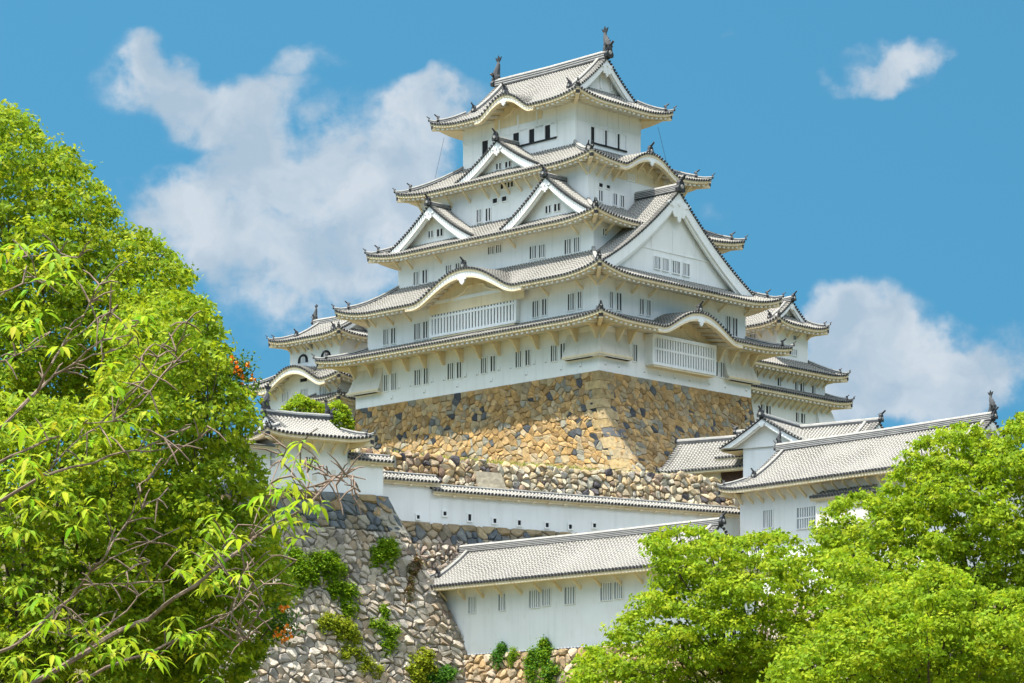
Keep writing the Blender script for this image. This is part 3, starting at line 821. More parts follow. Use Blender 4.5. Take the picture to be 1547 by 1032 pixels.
    for i in range(1, 6):
        rf = roofs[i]; r = fr.build(rf.tiles('WS'), 'roof'); ro[i] = r
        for q in rf.hips(('SW', 'SE', 'NW')): fr.build(q, 'hip_ridge', r)
        fr.build(rf.eaves(), 'eave_board', r)
        fr.build(rf.rafters('WS'), 'rafters', r)
        for q in rf.hip_beams(): fr.build(q, 'corner_beam', r)
        if i in (1, 2, 4, 5):
            for k in rf.kara:
                mb = kara_board(rf, k, 0, .30, {1: .52, 2: .6, 4: .48, 5: .42}[i]); c0, hw, hh = rf.kara[k][0]; sd = rf.sides[k]
                lobes(mb, sd, c0, rf.ze + hh - .12 - {1: .62, 2: .72, 4: .55, 5: .5}[i], .04, {1: .8, 2: 1.0, 4: .7, 5: .7}[i], 'plaster', 1)
                fr.build(mb, 'curved_bargeboard', r)
                mb = MB(); dend = next(d * .1 for d in range(1, 90) if rf.ze + rf.prof(d * .1 / (rf.Dm if rf.rd else rf.D[k])) > rf.ze + hh + .06 * d * .1 - .02 or d * .1 > (rf.Dm if rf.rd else rf.D[k]) - .05)
                zz = rf.ze + hh
                ridge(mb, [sd.P(c0, .35, zz + .02), sd.P(c0, dend * .6, zz + .05), sd.P(c0, dend, zz + .06)], .36, .36, 2)
                oni(mb, Vector(sd.P(c0, .3, zz + .12)), -sd.vec(0, 1), 1.0)
                fr.build(mb, 'curved_gable_ridge', r)
                # carved panel inside the curve, standing on the wall
                mb = MB(); w = S[i]; ws = Side(k, w); o = c0 + (E[i][2] - w[2] if k == 'W' else E[i][0] - w[0]); n = 24; pv = None
                dd = .04 if i != 2 else .55
                for j in range(n + 1):
                    q = -.92 + 1.84 * j / n; t = o + q * hw
                    zt = rf.ze_at(k, c0 + q * hw) - .34 + rf.soff * rf.dw[k]; zb_ = rf.ze - .9
                    cur = (ws.P(t, -dd, zb_), ws.P(t, -dd, zt))
                    if pv: mb.poly([pv[0], cur[0], cur[1], pv[1]], 'eave_plaster_bounce')
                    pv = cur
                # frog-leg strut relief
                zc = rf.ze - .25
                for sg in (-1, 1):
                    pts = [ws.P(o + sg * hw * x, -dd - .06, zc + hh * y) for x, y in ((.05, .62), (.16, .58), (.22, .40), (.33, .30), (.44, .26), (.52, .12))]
                    mb.tube(pts, [.10, .13, .12, .12, .13, .07], 'eave_plaster_bounce', 6)
                fr.build(mb, 'carved_panel', r)
    # braces under the eaves
    def row(i, k, ts, reach, drop, kind):
        sd = Side(k, S[i]); rf = roofs[i]
        for t in ts:
            off = {'W': S[i][2] - E[i][2], 'S': S[i][0] - E[i][0]}[k]
            kz = rf.ze_at(k, t + off)
            zt = kz - .36 + rf.soff * (rf.dw[k] - reach * .5) - .17
            brace(fr, ro[i], sd, t, zt, reach, drop, kind)
    row(1, 'W', [.12 + j * 2.483 for j in range(14)], 1.9, 1.25, 0)
    row(1, 'S', [.12, 2.3, 3.9, 16.6, 18.4, 20.2, 21.55], 1.9, 1.25, 0)
    row(2, 'W', [.15, 1.9, 6.2, 24.5, 27.0, 29.5, 30.5], 1.2, .9, 1)
    row(2, 'S', [.15, 2.5, 4.6, 7.0, 14.5, 17.0, 20.9], 1.2, .9, 1)
    row(3, 'W', [.15, 1.9, 10.0, 20.0, 24.0, 25.7], 1.1, .95, 1)
    row(3, 'S', [.15, 1.7], 1.1, .95, 1)
    row(4, 'W', [.15, 4.4, 5.9, 7.3, 8.6, 10.2, 11.6, 13.0, 15.5, 18, 20.5, 22.2], 1.15, 1.15, 1)
    row(4, 'S', [.15, 1.2, 2.3, 3.4, 4.5, 5.7, 6.9, 8.1, 9.3, 10.5, 11.7, 13.5], 1.15, 1.15, 1)
    # lattice bays
    def bay(i, k, s0, s1, z0, z1, out, n, side_slats=True):
        sd = Side(k, S[i]); mb = MB(); P = sd.P
        mb.sbox(sd, s0 + .06, s1 - .06, -out + .14, -.005, z0, z1, 'interior')
        mb.sbox(sd, s0 - .12, s1 + .12, -out - .06, 0.0, z0 - .26, z0 - .004, 'plaster'); mb.sbox(sd, s0 - .12, s1 + .12, -out - .10, 0.0, z1 + .004, z1 + .32, 'plaster')
        for c in (s0, s1): mb.sbox(sd, c - .16, c + .16, -out - .03, -.002, z0 - .002, z1 + .002, 'plaster')
        for j in range(1, n):
            c = s0 + (s1 - s0) * j / n; h = (s1 - s0) / n * .29
            mb.sbox(sd, c - h, c + h, -out, -out + .12, z0, z1, 'plaster')
        zm = z0 + (z1 - z0) * .56; mb.sbox(sd, s0, s1, -out - .02, -out + .05, zm - .1, zm + .1, 'plaster')
        mb.sbox(sd, s0 + .1, s1 - .1, -out + .02, -.01, z0 - .42, z0 - .265, 'eave_plaster_bounce')
        for j in range(1, 5):
            for c in (s0 - .05, s1 + .05):
                d = out * j / 5; mb.sbox(sd, c - .05, c + .05, -d - .05, -d + .05, z0, z1, 'plaster')
        return fr.build(mb, 'lattice_bay', walls[i])
    bay(2, 'W', 10.0, 21.3, 50.45, 53.3, .5, 27)
    bay(1, 'S', 6.4, 15.2, 46.0, 48.25, .95, 24)
    # big gable on the right-hand face
    sd = roofs[2].sides['S']; rf = roofs[2]; o = -E[2][0]
    cc = 10.55 + o; hw = 11.0
    zg = lambda q: 62.45 - 8.2 * (1.30 * q - .30 * q * q)
    zm = lambda t, d: rf.z('S', t, min(d, rf.D['S']))
    g, gw = gable(fr, sd, cc, hw, zg, zm, 1.5, 2.25, 6.85, None, bw=(1.0, 1.15), rdg=(.5, .75, 4), oni_s=1.35, pend=1.75)
    g.name = 'great_gable'
    gs = Side('S', (0, 21.7, E[2][2] + 2.25, 30))
    for (u0, u1) in ((988, 996.5), (1001, 1009), (1015.5, 1026), (1031.5, 1040.6)):
        a, _ = fr.hit(gs, u0, 400); b, _ = fr.hit(gs, u1, 400); um = (u0 + u1) / 2; sl = .243 * (um - 1014)
        _, z1 = fr.hit(gs, um, 393.5 + sl); _, z0 = fr.hit(gs, um, 411.5 + sl)
        window(fr, gw, gs, a, b, z0, z1, 3)
    mb = MB(); _, z1 = fr.hit(gs, 1014, 385)
    gsd = gs; mb.sbox(gsd, 4.3, 16.8, -.06, .02, z1 + .1, z1 + .22, 'plaster')
    for t in (4.3, 7.5, 10.55, 13.6, 16.8): mb.sbox(gsd, t - .08, t + .08, -.055, .02, z1 - (1.2 if t in (4.3, 16.8) else -.2), z1 + (.1 if t in (4.3, 16.8) else 2.3), 'plaster')
    fr.build(mb, 'gable_timbers', gw)
    # paired dormer gables on roof 3, one on roof 4 (left-hand face)
    def dormer(i, yc, hw, zb, zp, dv, dwl, wins, s=1.0):
        rf = roofs[i]; sd = rf.sides['W']; c = yc - E[i][2]
        zg = lambda q: zp - (zp - zb) * (1.28 * q - .28 * q * q)
        zm = lambda t, d: rf.z('W', t, min(d, rf.D['W']))
        g, w = gable(fr, sd, c, hw, zg, zm, dv, dwl, rf.D['W'] + .02, None, bw=(.6, .82), rdg=(.38, .42, 3), oni_s=1.0, pend=.75)
        g.name = 'dormer_gable'
        ws = Side('W', (E[i][0] + dwl, 30, 0, 32))
        for (u0, u1, v0, v1) in wins:
            a, _ = fr.hit(ws, u0, v0); b, _ = fr.hit(ws, u1, v0); um = (u0 + u1) / 2
            _, z1 = fr.hit(ws, um, v0); _, z0 = fr.hit(ws, um, v1)
            window(fr, w, ws, min(a, b), max(a, b), z0, z1, 1, fw=.05)
        # low tiled sill roof strip at the gable foot is the main roof itself
        return g
    dormer(3, 23.2, 6.0, 59.45, 63.35, .75, 1.75, [(647.7, 654.6, 349, 359), (660.6, 669.6, 346, 357)])
    dormer(3, 7.75, 5.9, 59.5, 63.55, .75, 1.75, [(824.8, 832.6, 311, 322), (837.7, 846.8, 308, 319)])
    dormer(4, 16.1, 5.6, 65.55, 68.75, .85, 1.75, [(750, 757.5, 247, 256), (764, 772.5, 244, 253)])
    # top gable ends and ridge
    rf = roofs[5]
    for k in 'SN':
        sd = rf.sides[k]; Dm = rf.Dm
        zg = lambda q: rf.ze + rf.prof(1 - q)
        hwt = Dm
        gw_ = lambda q: zg(q * (Dm - rf.g + .5) / Dm)
        g, w = gable(fr, sd, Dm, Dm - rf.g + .5, gw_, lambda t, d: rf.z(k, t, d), rf.g, rf.g + .85, rf.g + 3, None, bw=(.6, .7), rdg=None, roof_surface=False, pend=1.1 if k == 'S' else 0)
        g.name = 'top_gable'
        if k == 'S':
            mb = MB(); gs = Side('S', (E[5][0], E[5][1], E[5][2] + rf.g + .85, 40))
            for t in (5.2, 6.8, 8.4):
                mb = MB(); mb.sbox(gs, t - .12, t + .12, -.08, .02, 74.0, 75.0, 'plaster'); fr.build(mb, 'gable_post', w)
    mb = MB(); ya, yb = E[5][2] + rf.g - .1, E[5][3] - rf.g + .1
    xm = (E[5][0] + E[5][1]) / 2
    ridge(mb, [(xm, ya, 76.75), (xm, (ya + yb) / 2, 76.66), (xm, yb, 76.75)], .62, .78, 3)
    oni(mb, (xm, ya - .1, 76.95), (0, -1, 0), 1.3); oni(mb, (xm, yb + .1, 76.95), (0, 1, 0), 1.3)
    # descending ridges near the verges
    for s_ in (rf.g + 1.0, rf.sides['W'].L - rf.g - 1.0):
        sd = rf.sides['W']; ridge(mb, [sd.P(s_, d, rf.z('W', s_, d) + .06) for d in (6.6, 5.5, 4.5, 3.5, 2.7)], .36, .42, 2)
        oni(mb, Vector(sd.P(s_, 2.6, rf.z('W', s_, 2.6) + .15)), -sd.vec(0, 1), .85)
    fr.build(mb, 'main_ridge', ro[5])
    fish(fr, fr.root, (xm, ya + .3, 77.55), (0, -1, 0), 1.0)
    fish(fr, fr.root, (xm, yb - .3, 77.55), (0, 1, 0), 1.0)
    # lightning cables hanging from the top eaves
    for (u0, v0, u1, v1, b) in ((671, 208, 655, 280, 'W'), (994, 192, 1011, 262, 'S')):
        Yc = 268 if b == 'S' else 283
        p0, p1 = at(u0, v0, Yc), at(u1, v1, Yc)
        mb = MB(); n = 8
        mid = [tuple(p0[j] + (p1[j] - p0[j]) * i / n for j in range(3)) for i in range(n + 1)]
        loc = []
        for p in mid:
            dx, dy = p[0] - fr.X, p[1] - fr.Y; loc.append((dx * fr.c + dy * fr.s, -dx * fr.s + dy * fr.c, p[2]))
        mb.tube(loc, .02, 'cable', 4); fr.build(mb, 'cable')
    return fr



# ------------------------------------------------------------------ dry-stone walls, every stone its own faceted block
def clip(poly, px, py, nx, ny):
    """keep the side of the line through (px,py) where (p-p0).n <= 0"""
    out = []; n = len(poly)
    for i in range(n):
        a = poly[i]; b = poly[(i + 1) % n]
        da = (a[0] - px) * nx + (a[1] - py) * ny; db = (b[0] - px) * nx + (b[1] - py) * ny
        if da <= 0: out.append(a)
        if (da <= 0) != (db <= 0):
            t = da / (da - db); out.append((a[0] + (b[0] - a[0]) * t, a[1] + (b[1] - a[1]) * t))
    return out


def stones(mb, L, H, sw, sh, mapfn, cols, seed=1, jit=.75, gap=.035, bulge=.16, topfn=None, round_=1, tilt=.3, keep=None, extra=.4, back=True, toprow=0, filler=True, rc=(.14, .3)):
    """fill the strip 0..L by 0..H (h measured downward) with fitted stones; mapfn(s,h)->(point, outward normal)"""
    rg = random.Random(seed); seeds = []; r = 0; h = 0.0
    while h < H + sh:
        s_ = -sw + (r % 2) * sw * .5
        while s_ < L + sw:
            jj = jit if not (toprow and r == 0) else .15
            f = rg.uniform(.75, 1.3)
            seeds.append((s_ + rg.uniform(-.5, .5) * sw * jj, h + sh * .5 + rg.uniform(-.5, .5) * sh * jj)); s_ += sw * f * (1.35 if (toprow and r == 0) else 1)
        h += sh; r += 1
    for _ in range(int(len(seeds) * extra)): seeds.append((rg.uniform(-sw, L + sw), rg.uniform(sh * (1.2 if toprow else 0), H + sh)))
    cell = {}
    for i, (a, b) in enumerate(seeds): cell.setdefault((int(a // sw), int(b // sh)), []).append(i)
    for i, (a, b) in enumerate(seeds):
        if a < -sw * .6 or a > L + sw * .6 or b > H + sh * .6: continue
        if keep and not keep(a, b): continue
        if topfn and b < topfn(a): continue
        poly = [(a - 2 * sw, b - 2 * sh), (a + 2 * sw, b - 2 * sh), (a + 2 * sw, b + 2 * sh), (a - 2 * sw, b + 2 * sh)]
        ca, cb = int(a // sw), int(b // sh)
        for x in range(ca - 2, ca + 3):
            for y in range(cb - 2, cb + 3):
                for j in cell.get((x, y), ()):
                    if j == i: continue
                    dx, dy = seeds[j][0] - a, seeds[j][1] - b
                    poly = clip(poly, a + dx / 2, b + dy / 2, dx, dy)
                    if len(poly) < 3: break
        if len(poly) < 3: continue
        poly = clip(poly, 0, 0, -1, 0) if poly else poly
        if len(poly) > 2: poly = clip(poly, L, 0, 1, 0)
        if len(poly) > 2 and not topfn: poly = clip(poly, 0, 0, 0, -1)
        if len(poly) > 2: poly = clip(poly, 0, H, 0, 1)
        if len(poly) > 2 and topfn: poly = clip(poly, 0, topfn(a) - rg.uniform(0, .28), 0, -1)
        if len(poly) < 3: continue
        cx = sum(p[0] for p in poly) / len(poly); cy = sum(p[1] for p in poly) / len(poly)
        rad = sum(math.hypot(p[0] - cx, p[1] - cy) for p in poly) / len(poly)
        if rad < .06: continue
        k = max(.5, 1 - gap / rad)
        poly = [(cx + (p[0] - cx) * k, cy + (p[1] - cy) * k) for p in poly]
        for _ in range(round_):
            q = []
            for m in range(len(poly)):
                p0, p1 = poly[m], poly[(m + 1) % len(poly)]; e = rg.uniform(*rc)
                q += [(p0[0] * (1 - e) + p1[0] * e, p0[1] * (1 - e) + p1[1] * e), (p0[0] * e + p1[0] * (1 - e), p0[1] * e + p1[1] * (1 - e))]
            poly = q
        bl = bulge * rg.uniform(.5, 1.35); tx, ty = rg.uniform(-tilt, tilt), rg.uniform(-tilt, tilt)
        def put(p, d):
            P, n = mapfn(min(max(p[0], -.2), L + .2), p[1]); return (P[0] + n[0] * d, P[1] + n[1] * d, P[2] + n[2] * d)
        c = cols(rg, cx, cy) if callable(cols) else rg.choice(cols)
        vv = rg.uniform(.82, 1.18); c = tuple(x * vv for x in c)
        r0 = [put(p, -.28) for p in poly]
        r1 = [put(p, bl * .25 + rg.uniform(-.015, .015)) for p in poly]
        f = rg.uniform(.66, .8)
        r2 = []
        for p in poly:
            q = (cx + (p[0] - cx) * f, cy + (p[1] - cy) * f)
            r2.append(put(q, max(bl * .4, bl + (q[0] - cx) * tx + (q[1] - cy) * ty) + rg.uniform(-.02, .02)))
        n = len(poly); a0, a1, a2 = mb.idx(r0), mb.idx(r1), mb.idx(r2); cc = mb.idx([put((cx + rg.uniform(-.1, .1) * rad, cy + rg.uniform(-.1, .1) * rad), bl * 1.12)])
        for m in range(n):
            o = (m + 1) % n
            mb.face((a0 + m, a0 + o, a1 + o, a1 + m), 'stone', None, c); mb.face((a1 + m, a1 + o, a2 + o, a2 + m), 'stone', None, c); mb.face((a2 + m, a2 + o, cc), 'stone', None, c)
    if filler:
        f2 = lambda s_, h: (lambda P, n: ((P[0] - n[0] * .09, P[1] - n[1] * .09, P[2] - n[2] * .09), n))(*mapfn(s_, h))
        stones(mb, L, H, sw * .42, sh * .42, f2, cols, seed + 500, .9, .012, .05, topfn, 0, .3, None, 0, False, 0, False)
    if back:
        ns, nh = max(2, int(L / 2)), max(2, int(H / 1.0))
        for i in range(ns):
            for j in range(nh):
                q = []
                for (u, v) in ((i, j), (i + 1, j), (i + 1, j + 1), (i, j + 1)):
                    s_, h = L * u / ns, H * v / nh
                    if topfn: h = max(h, min(H, topfn(s_) + .3))
                    P, n = mapfn(s_, h); q.append((P[0] - n[0] * .16, P[1] - n[1] * .16, P[2] - n[2] * .16))
                mb.poly(q, 'mortar')


def quoins(mb, corner, z0, z1, step, seed, cols, la=1.9, lb=1.0, out=.13):
    """alternating long corner blocks; corner(z, a, b) -> point on the two faces (a along one face, b along the other)"""
    rg = random.Random(seed); z = z1; i = 0
    while z > z0:
        h = step * rg.uniform(.85, 1.2); zb = max(z0, z - h) + .04
        a, b = (la, lb) if i % 2 else (lb, la)
        a *= rg.uniform(.85, 1.2); b *= rg.uniform(.85, 1.2)
        f = rg.uniform(.85, 1.15); c = tuple(x * f for x in rg.choice(cols))
        T = [corner(z, 0, 0, out), corner(z, a, 0, out), corner(z, a, b, -.5), corner(z, 0, b, out)]
        B = [corner(zb, 0, 0, out + .02), corner(zb, a, 0, out + .02), corner(zb, a, b, -.5), corner(zb, 0, b, out + .02)]
        n = mb.idx(T + B)
        for q in ((0, 1, 2, 3), (4, 7, 6, 5), (0, 4, 5, 1), (0, 3, 7, 4), (1, 5, 6, 2), (2, 6, 7, 3)): mb.face([n + k for k in q], 'stone', None, c)
        z = zb - .04; i += 1


OCHRE = [(.42, .26, .10), (.38, .25, .11), (.46, .29, .12), (.34, .235, .12), (.38, .29, .16), (.47, .32, .15), (.31, .195, .08), (.36, .28, .17)]
GREYB = [(.055, .06, .065), (.075, .08, .085), (.10, .105, .105)]


def keep_cols(rg, s, h):
    if rg.random() < .065: return rg.choice(GREYB)
    if rg.random() < .08: return (.27, .25, .19)
    return rg.choice(OCHRE)


def keep_base():
    fr = Frame('stone_base', (905 - CX) / F * 260, 260, R(45.9), 31.5)
    tag(fr.root, 'high curved ochre stone base under the main keep, dark blue stones among the brown', 'stone base')
    ZT, H = 44.52, 13.0
    DR = lambda h: 4.6 * (max(h, 0) / 9.7) ** 1.74; DL = lambda h: 1.35 * (max(h, 0) / 9.7) ** 1.9
    def left(s, h):     # plane x=0, s runs from the near corner back
        y0, y1 = -DR(h), 32.5 + .3 * DR(h); e = .05
        return ((-DL(h), y0 + (y1 - y0) * s / 32.5, ZT - h), Vector((-1, 0, (DL(h + e) - DL(h - e)) / (2 * e))).normalized())
    def right(s, h):
        x0, x1 = -DL(h), 21.7 + .36 * DR(h); e = .05
        return ((x0 + (x1 - x0) * s / 21.7, -DR(h), ZT - h), Vector((0, -1, (DR(h + e) - DR(h - e)) / (2 * e))).normalized())
    def corner(z, a, b, o):
        h = ZT - z; p = [-DL(h), -DR(h)]
        if a == 0 and b == 0: return (p[0] - o, p[1] - o, z)
        if b == 0: return (p[0] - o, p[1] + a, z)
        if a == 0: return (p[0] + b, p[1] - o, z)
        return (p[0] + b, p[1] + a, z)
    mb = MB(); stones(mb, 32.5, H, .80, .58, left, keep_cols, 5, rc=(.05, .16), gap=.014, bulge=.085, jit=.9, tilt=.2, toprow=1); fr.build(mb, 'wall_face')
    mb = MB(); stones(mb, 21.7, H, .80, .58, right, keep_cols, 8, rc=(.05, .16), gap=.014, bulge=.085, jit=.9, tilt=.2, toprow=1); fr.build(mb, 'wall_face')
    mb = MB(); quoins(mb, corner, ZT - H, ZT - .02, .95, 4, [(.38, .28, .135), (.34, .245, .115), (.40, .30, .16), (.36, .28, .16), (.12, .12, .12)], 1.7, .95, .1); fr.build(mb, 'corner_stones')
    mb = MB(); x = 40
    mb.poly([(0, 0, ZT - .05), (21.7, 0, ZT - .05), (21.7, 32.5, ZT - .05), (0, 32.5, ZT - .05)], 'mortar')
    for (a, b) in (((21.7, 0), (21.7, 32.5)), ((21.7, 32.5), (0, 32.5))):
        mb.poly([(*a, ZT - .05), (*b, ZT - .05), (b[0] + (3 if b[0] > 1 else 0), b[1] + (3 if b[1] > 1 else 0), 31.5), (a[0] + 3, a[1] + (3 if a[1] > 1 else 0), 31.5)], 'mortar')
    fr.build(mb, 'back_fill')


# ------------------------------------------------------------------ smaller buildings
def roof_parts(fr, rf, ribs='WS', hip=('SW', 'SE', 'NW'), parent=None, raft=True, beams=True, hw=.32, hh=.36, os_=.66, ridge_z=None, rl=3, rw=.5, rh=.6, name='roof', fishes=(), gends='', gpend=.7, eaves=True, desc=True):
    r = fr.build(rf.tiles(ribs), name, parent)
    if not rf.rd or rf.g > .3:
        for q in rf.hips(hip, hw, hh, os_): fr.build(q, 'hip_ridge', r)
        if beams:
            for q in rf.hip_beams(hip): fr.build(q, 'corner_beam', r)
    if eaves: fr.build(rf.eaves('WSEN' if (not rf.rd or rf.g > .3) else rf.main), 'eave_board', r)
    if raft: fr.build(rf.rafters(ribs), 'rafters', r)
    if rf.rd:
        x0, x1, y0, y1 = rf.rect; g = rf.g; zr = rf.ze + rf.rise; mb = MB()
        if rf.rd == 'x': A, B, d = (x0 + g - .1, (y0 + y1) / 2, zr), (x1 - g + .1, (y0 + y1) / 2, zr), Vector((1, 0, 0))
        else: A, B, d = ((x0 + x1) / 2, y0 + g - .1, zr), ((x0 + x1) / 2, y1 - g + .1, zr), Vector((0, 1, 0))
        M = tuple((a + b) / 2 - (.06 if i == 2 else 0) for i, (a, b) in enumerate(zip(A, B)))
        ridge(mb, [A, M, B], rw, rh, rl)
        oni(mb, Vector(A) - d * .1 + Vector((0, 0, .15)), -d, 1.0 * os_ / .8); oni(mb, Vector(B) + d * .1 + Vector((0, 0, .15)), d, 1.0 * os_ / .8)
        fr.build(mb, 'main_ridge', r)
        for k in gends:
            sd = rf.sides[k]; Dm = rf.Dm; e = min(.5, g * .3)
            zg = lambda q: rf.ze + rf.prof(1 - q * (Dm - rf.g + e) / Dm)
            gg, w = gable(fr, sd, Dm, Dm - rf.g + e, zg, lambda t, dd: rf.z(k, t, dd), rf.g, rf.g + min(.8, Dm * .2), rf.g + 2, r, bw=(.38, .46), rdg=None, roof_surface=False, pend=gpend, pendkind=1)
            gg.name = 'gable_end'
        # rows of descending ridge tiles beside the verges
        if g > .5 and desc:
            for k in rf.main:
                if k not in ribs: continue
                sd = rf.sides[k]
                for s_ in (g + .7, sd.L - g - .7):
                    mb = MB(); n = 6
                    ridge(mb, [sd.P(s_, rf.Dm * (.97 - .62 * j / n), rf.z(k, s_, rf.Dm * (.97 - .62 * j / n)) + .05) for j in range(n + 1)], .3, .34, 2)
                    dd = rf.Dm * .34; oni(mb, Vector(sd.P(s_, dd, rf.z(k, s_, dd) + .12)), -sd.vec(0, 1), .75)
                    fr.build(mb, 'descending_ridge', r)
        for (wh, s_, scale) in fishes:
            p = Vector(A if wh == 0 else B); dd = -d if wh == 0 else d
            fish(fr, fr.root, p - dd * .25 + Vector((0, 0, rh + .25 * scale)), dd, scale)
    return r


def braces(fr, rf, roof, wall_rect, k, ts, reach, drop, w=.14, kind=1):
    sd = Side(k, wall_rect); off = sd.o[1] - rf.sides[k].o[1] if k in 'WE' else sd.o[0] - rf.sides[k].o[0]
    for t in ts: brace(fr, roof, sd, t, rf.ze_at(k, t + off) - .36 + rf.soff * (rf.dw[k] - reach * .5) - .15, reach, drop, kind, w)


def rect_dw(E, S): return {'W': S[0] - E[0], 'S': S[2] - E[2], 'E': E[1] - S[1], 'N': E[3] - S[3]}


def px_window(fr, wall, sd, u0, u1, v0, v1, bars, **k):
    a, _ = fr.hit(sd, u0, v0); b, _ = fr.hit(sd, u1, v1); um = (u0 + u1) / 2
    _, z1 = fr.hit(sd, um, v0); _, z0 = fr.hit(sd, um, v1)
    return window(fr, wall, sd, min(a, b), max(a, b), z0, z1, bars, **k)


def west_small_keep():
    fr = Frame('small_keep', (513 - CX) / F * 293, 293, R(45.9), 42)
    tag(fr.root, 'smaller white keep behind the left end of the main keep, with two bell-shaped windows', 'small keep')
    S2, S1, S0 = (0, 6.6, 0, 7.65), (-.05, 8, -.05, 11.1), (-.1, 8, -.1, 11.2)
    E2 = (-1.6, 8.2, -1.6, 9.3); E1 = (-1.7, 9.6, -1.7, 12.9); E0 = (-2.0, 9.6, -2.0, 4.6)
    mb = MB(); wall_box(mb, S2, 50.2, 53.75); w2 = fr.build(mb, 'storey_wall')
    mb = MB(); wall_box(mb, S1, 47.3, 49.35); w1 = fr.build(mb, 'storey_wall')
    mb = MB(); wall_box(mb, S0, 40, 47.29); w0 = fr.build(mb, 'storey_wall')
    r2 = Roof(E2, None, 53.75, 2.45, .42, 3.2, {}, 'y', 1.9, .62, rect_dw(E2, S2), .15)
    R2 = roof_parts(fr, r2, 'WS', gends='S', fishes=((1, 0, .62),)); braces(fr, r2, R2, S2, 'W', [.15, 1.2, 2.2, 3.2, 4.2, 5.2, 6.3, 7.4], .9, .8); braces(fr, r2, R2, S2, 'S', [.2, 2.2], .9, .8)
    r1 = Roof(E1, {'W': 1.75, 'S': 1.75, 'E': 3, 'N': 5.2}, 49.25, 1.7, .45, 3.5, {'W': [(7.3, 4.6, 1.75)]}, None, 0, .75, rect_dw(E1, S1), .15)
    R1 = roof_parts(fr, r1, 'WS'); braces(fr, r1, R1, S1, 'W', [.15, 1.4, 2.6, 8.6, 9.8, 10.9], 1.0, .9)
    fr.build(kara_board(r1, 'W', 0, .34, .5), 'curved_bargeboard', R1)
    mb = MB(); sd = Side('W', S1); pv = None
    for j in range(25):
        t = 7.3 - 1.65 + 4.6 * (-1 + j / 12); zt = r1.ze_at('W', t + 1.65) - .32 + .15 * 1.65; cur = (sd.P(t, -.01, 48.9), sd.P(t, -.01, zt))
        if pv: mb.poly([pv[0], cur[0], cur[1], pv[1]], 'plaster')
        pv = cur
    fr.build(mb, 'curved_gable_wall', R1)
    r0 = Roof(E0, {'W': 1.95, 'S': 1.95, 'E': 1.6, 'N': 1}, 47.0, .9, .4, 3, {}, None, 0, .75, {'W': 1.9, 'S': 1.9, 'E': 1.6, 'N': .6}, .15)
    roof_parts(fr, r0, 'WS')
    sd = Side('W', S2); px_window(fr, w2, sd, 465, 473.8, 520, 528, 0, pane='pane_grey')
    for (u0, u1, v0, v1) in ((453, 463.5, 537, 548), (487.5, 498, 531, 542)):
        a, z1 = fr.hit(sd, u0, v0); b, z0 = fr.hit(sd, u1, v1); a, b = min(a, b), max(a, b); z1 = fr.hit(sd, (u0 + u1) / 2, v0)[1]; z0 = fr.hit(sd, (u0 + u1) / 2, v1)[1]
        mb = MB(); c = (a + b) / 2; h = (b - a) / 2; arc = [(c + h * 1.12 * math.cos(R(x)), z0 + (z1 - z0) * (.35 + .65 * math.sin(R(x)))) for x in range(0, 181, 15)]
        pts = [(c + h * 1.2, z0)] + arc + [(c - h * 1.2, z0)]
        mb.prism([sd.P(s_, -.02, z) for s_, z in pts], [sd.P(s_, .02, z) for s_, z in pts], 'pane_grey')
        mb.tube([sd.P(s_, -.04, z) for s_, z in pts], .13, 'black_timber', 5)
        for j in (-.4, 0, .4): mb.sbox(sd, c + h * j - .06, c + h * j + .06, -.07, -.03, z0, z0 + (z1 - z0) * .85, 'plaster')
        fr.build(mb, 'bell_window', w2)
    sd = Side('W', S1)
    for q in ((427, 436, 592.6, 607), (455, 464, 588, 599), (483.7, 493, 583.4, 598)): px_window(fr, w1, sd, *q, 3, pane='pane_grey')
    px_window(fr, w1, sd, 454, 465, 571.6, 577, 0)


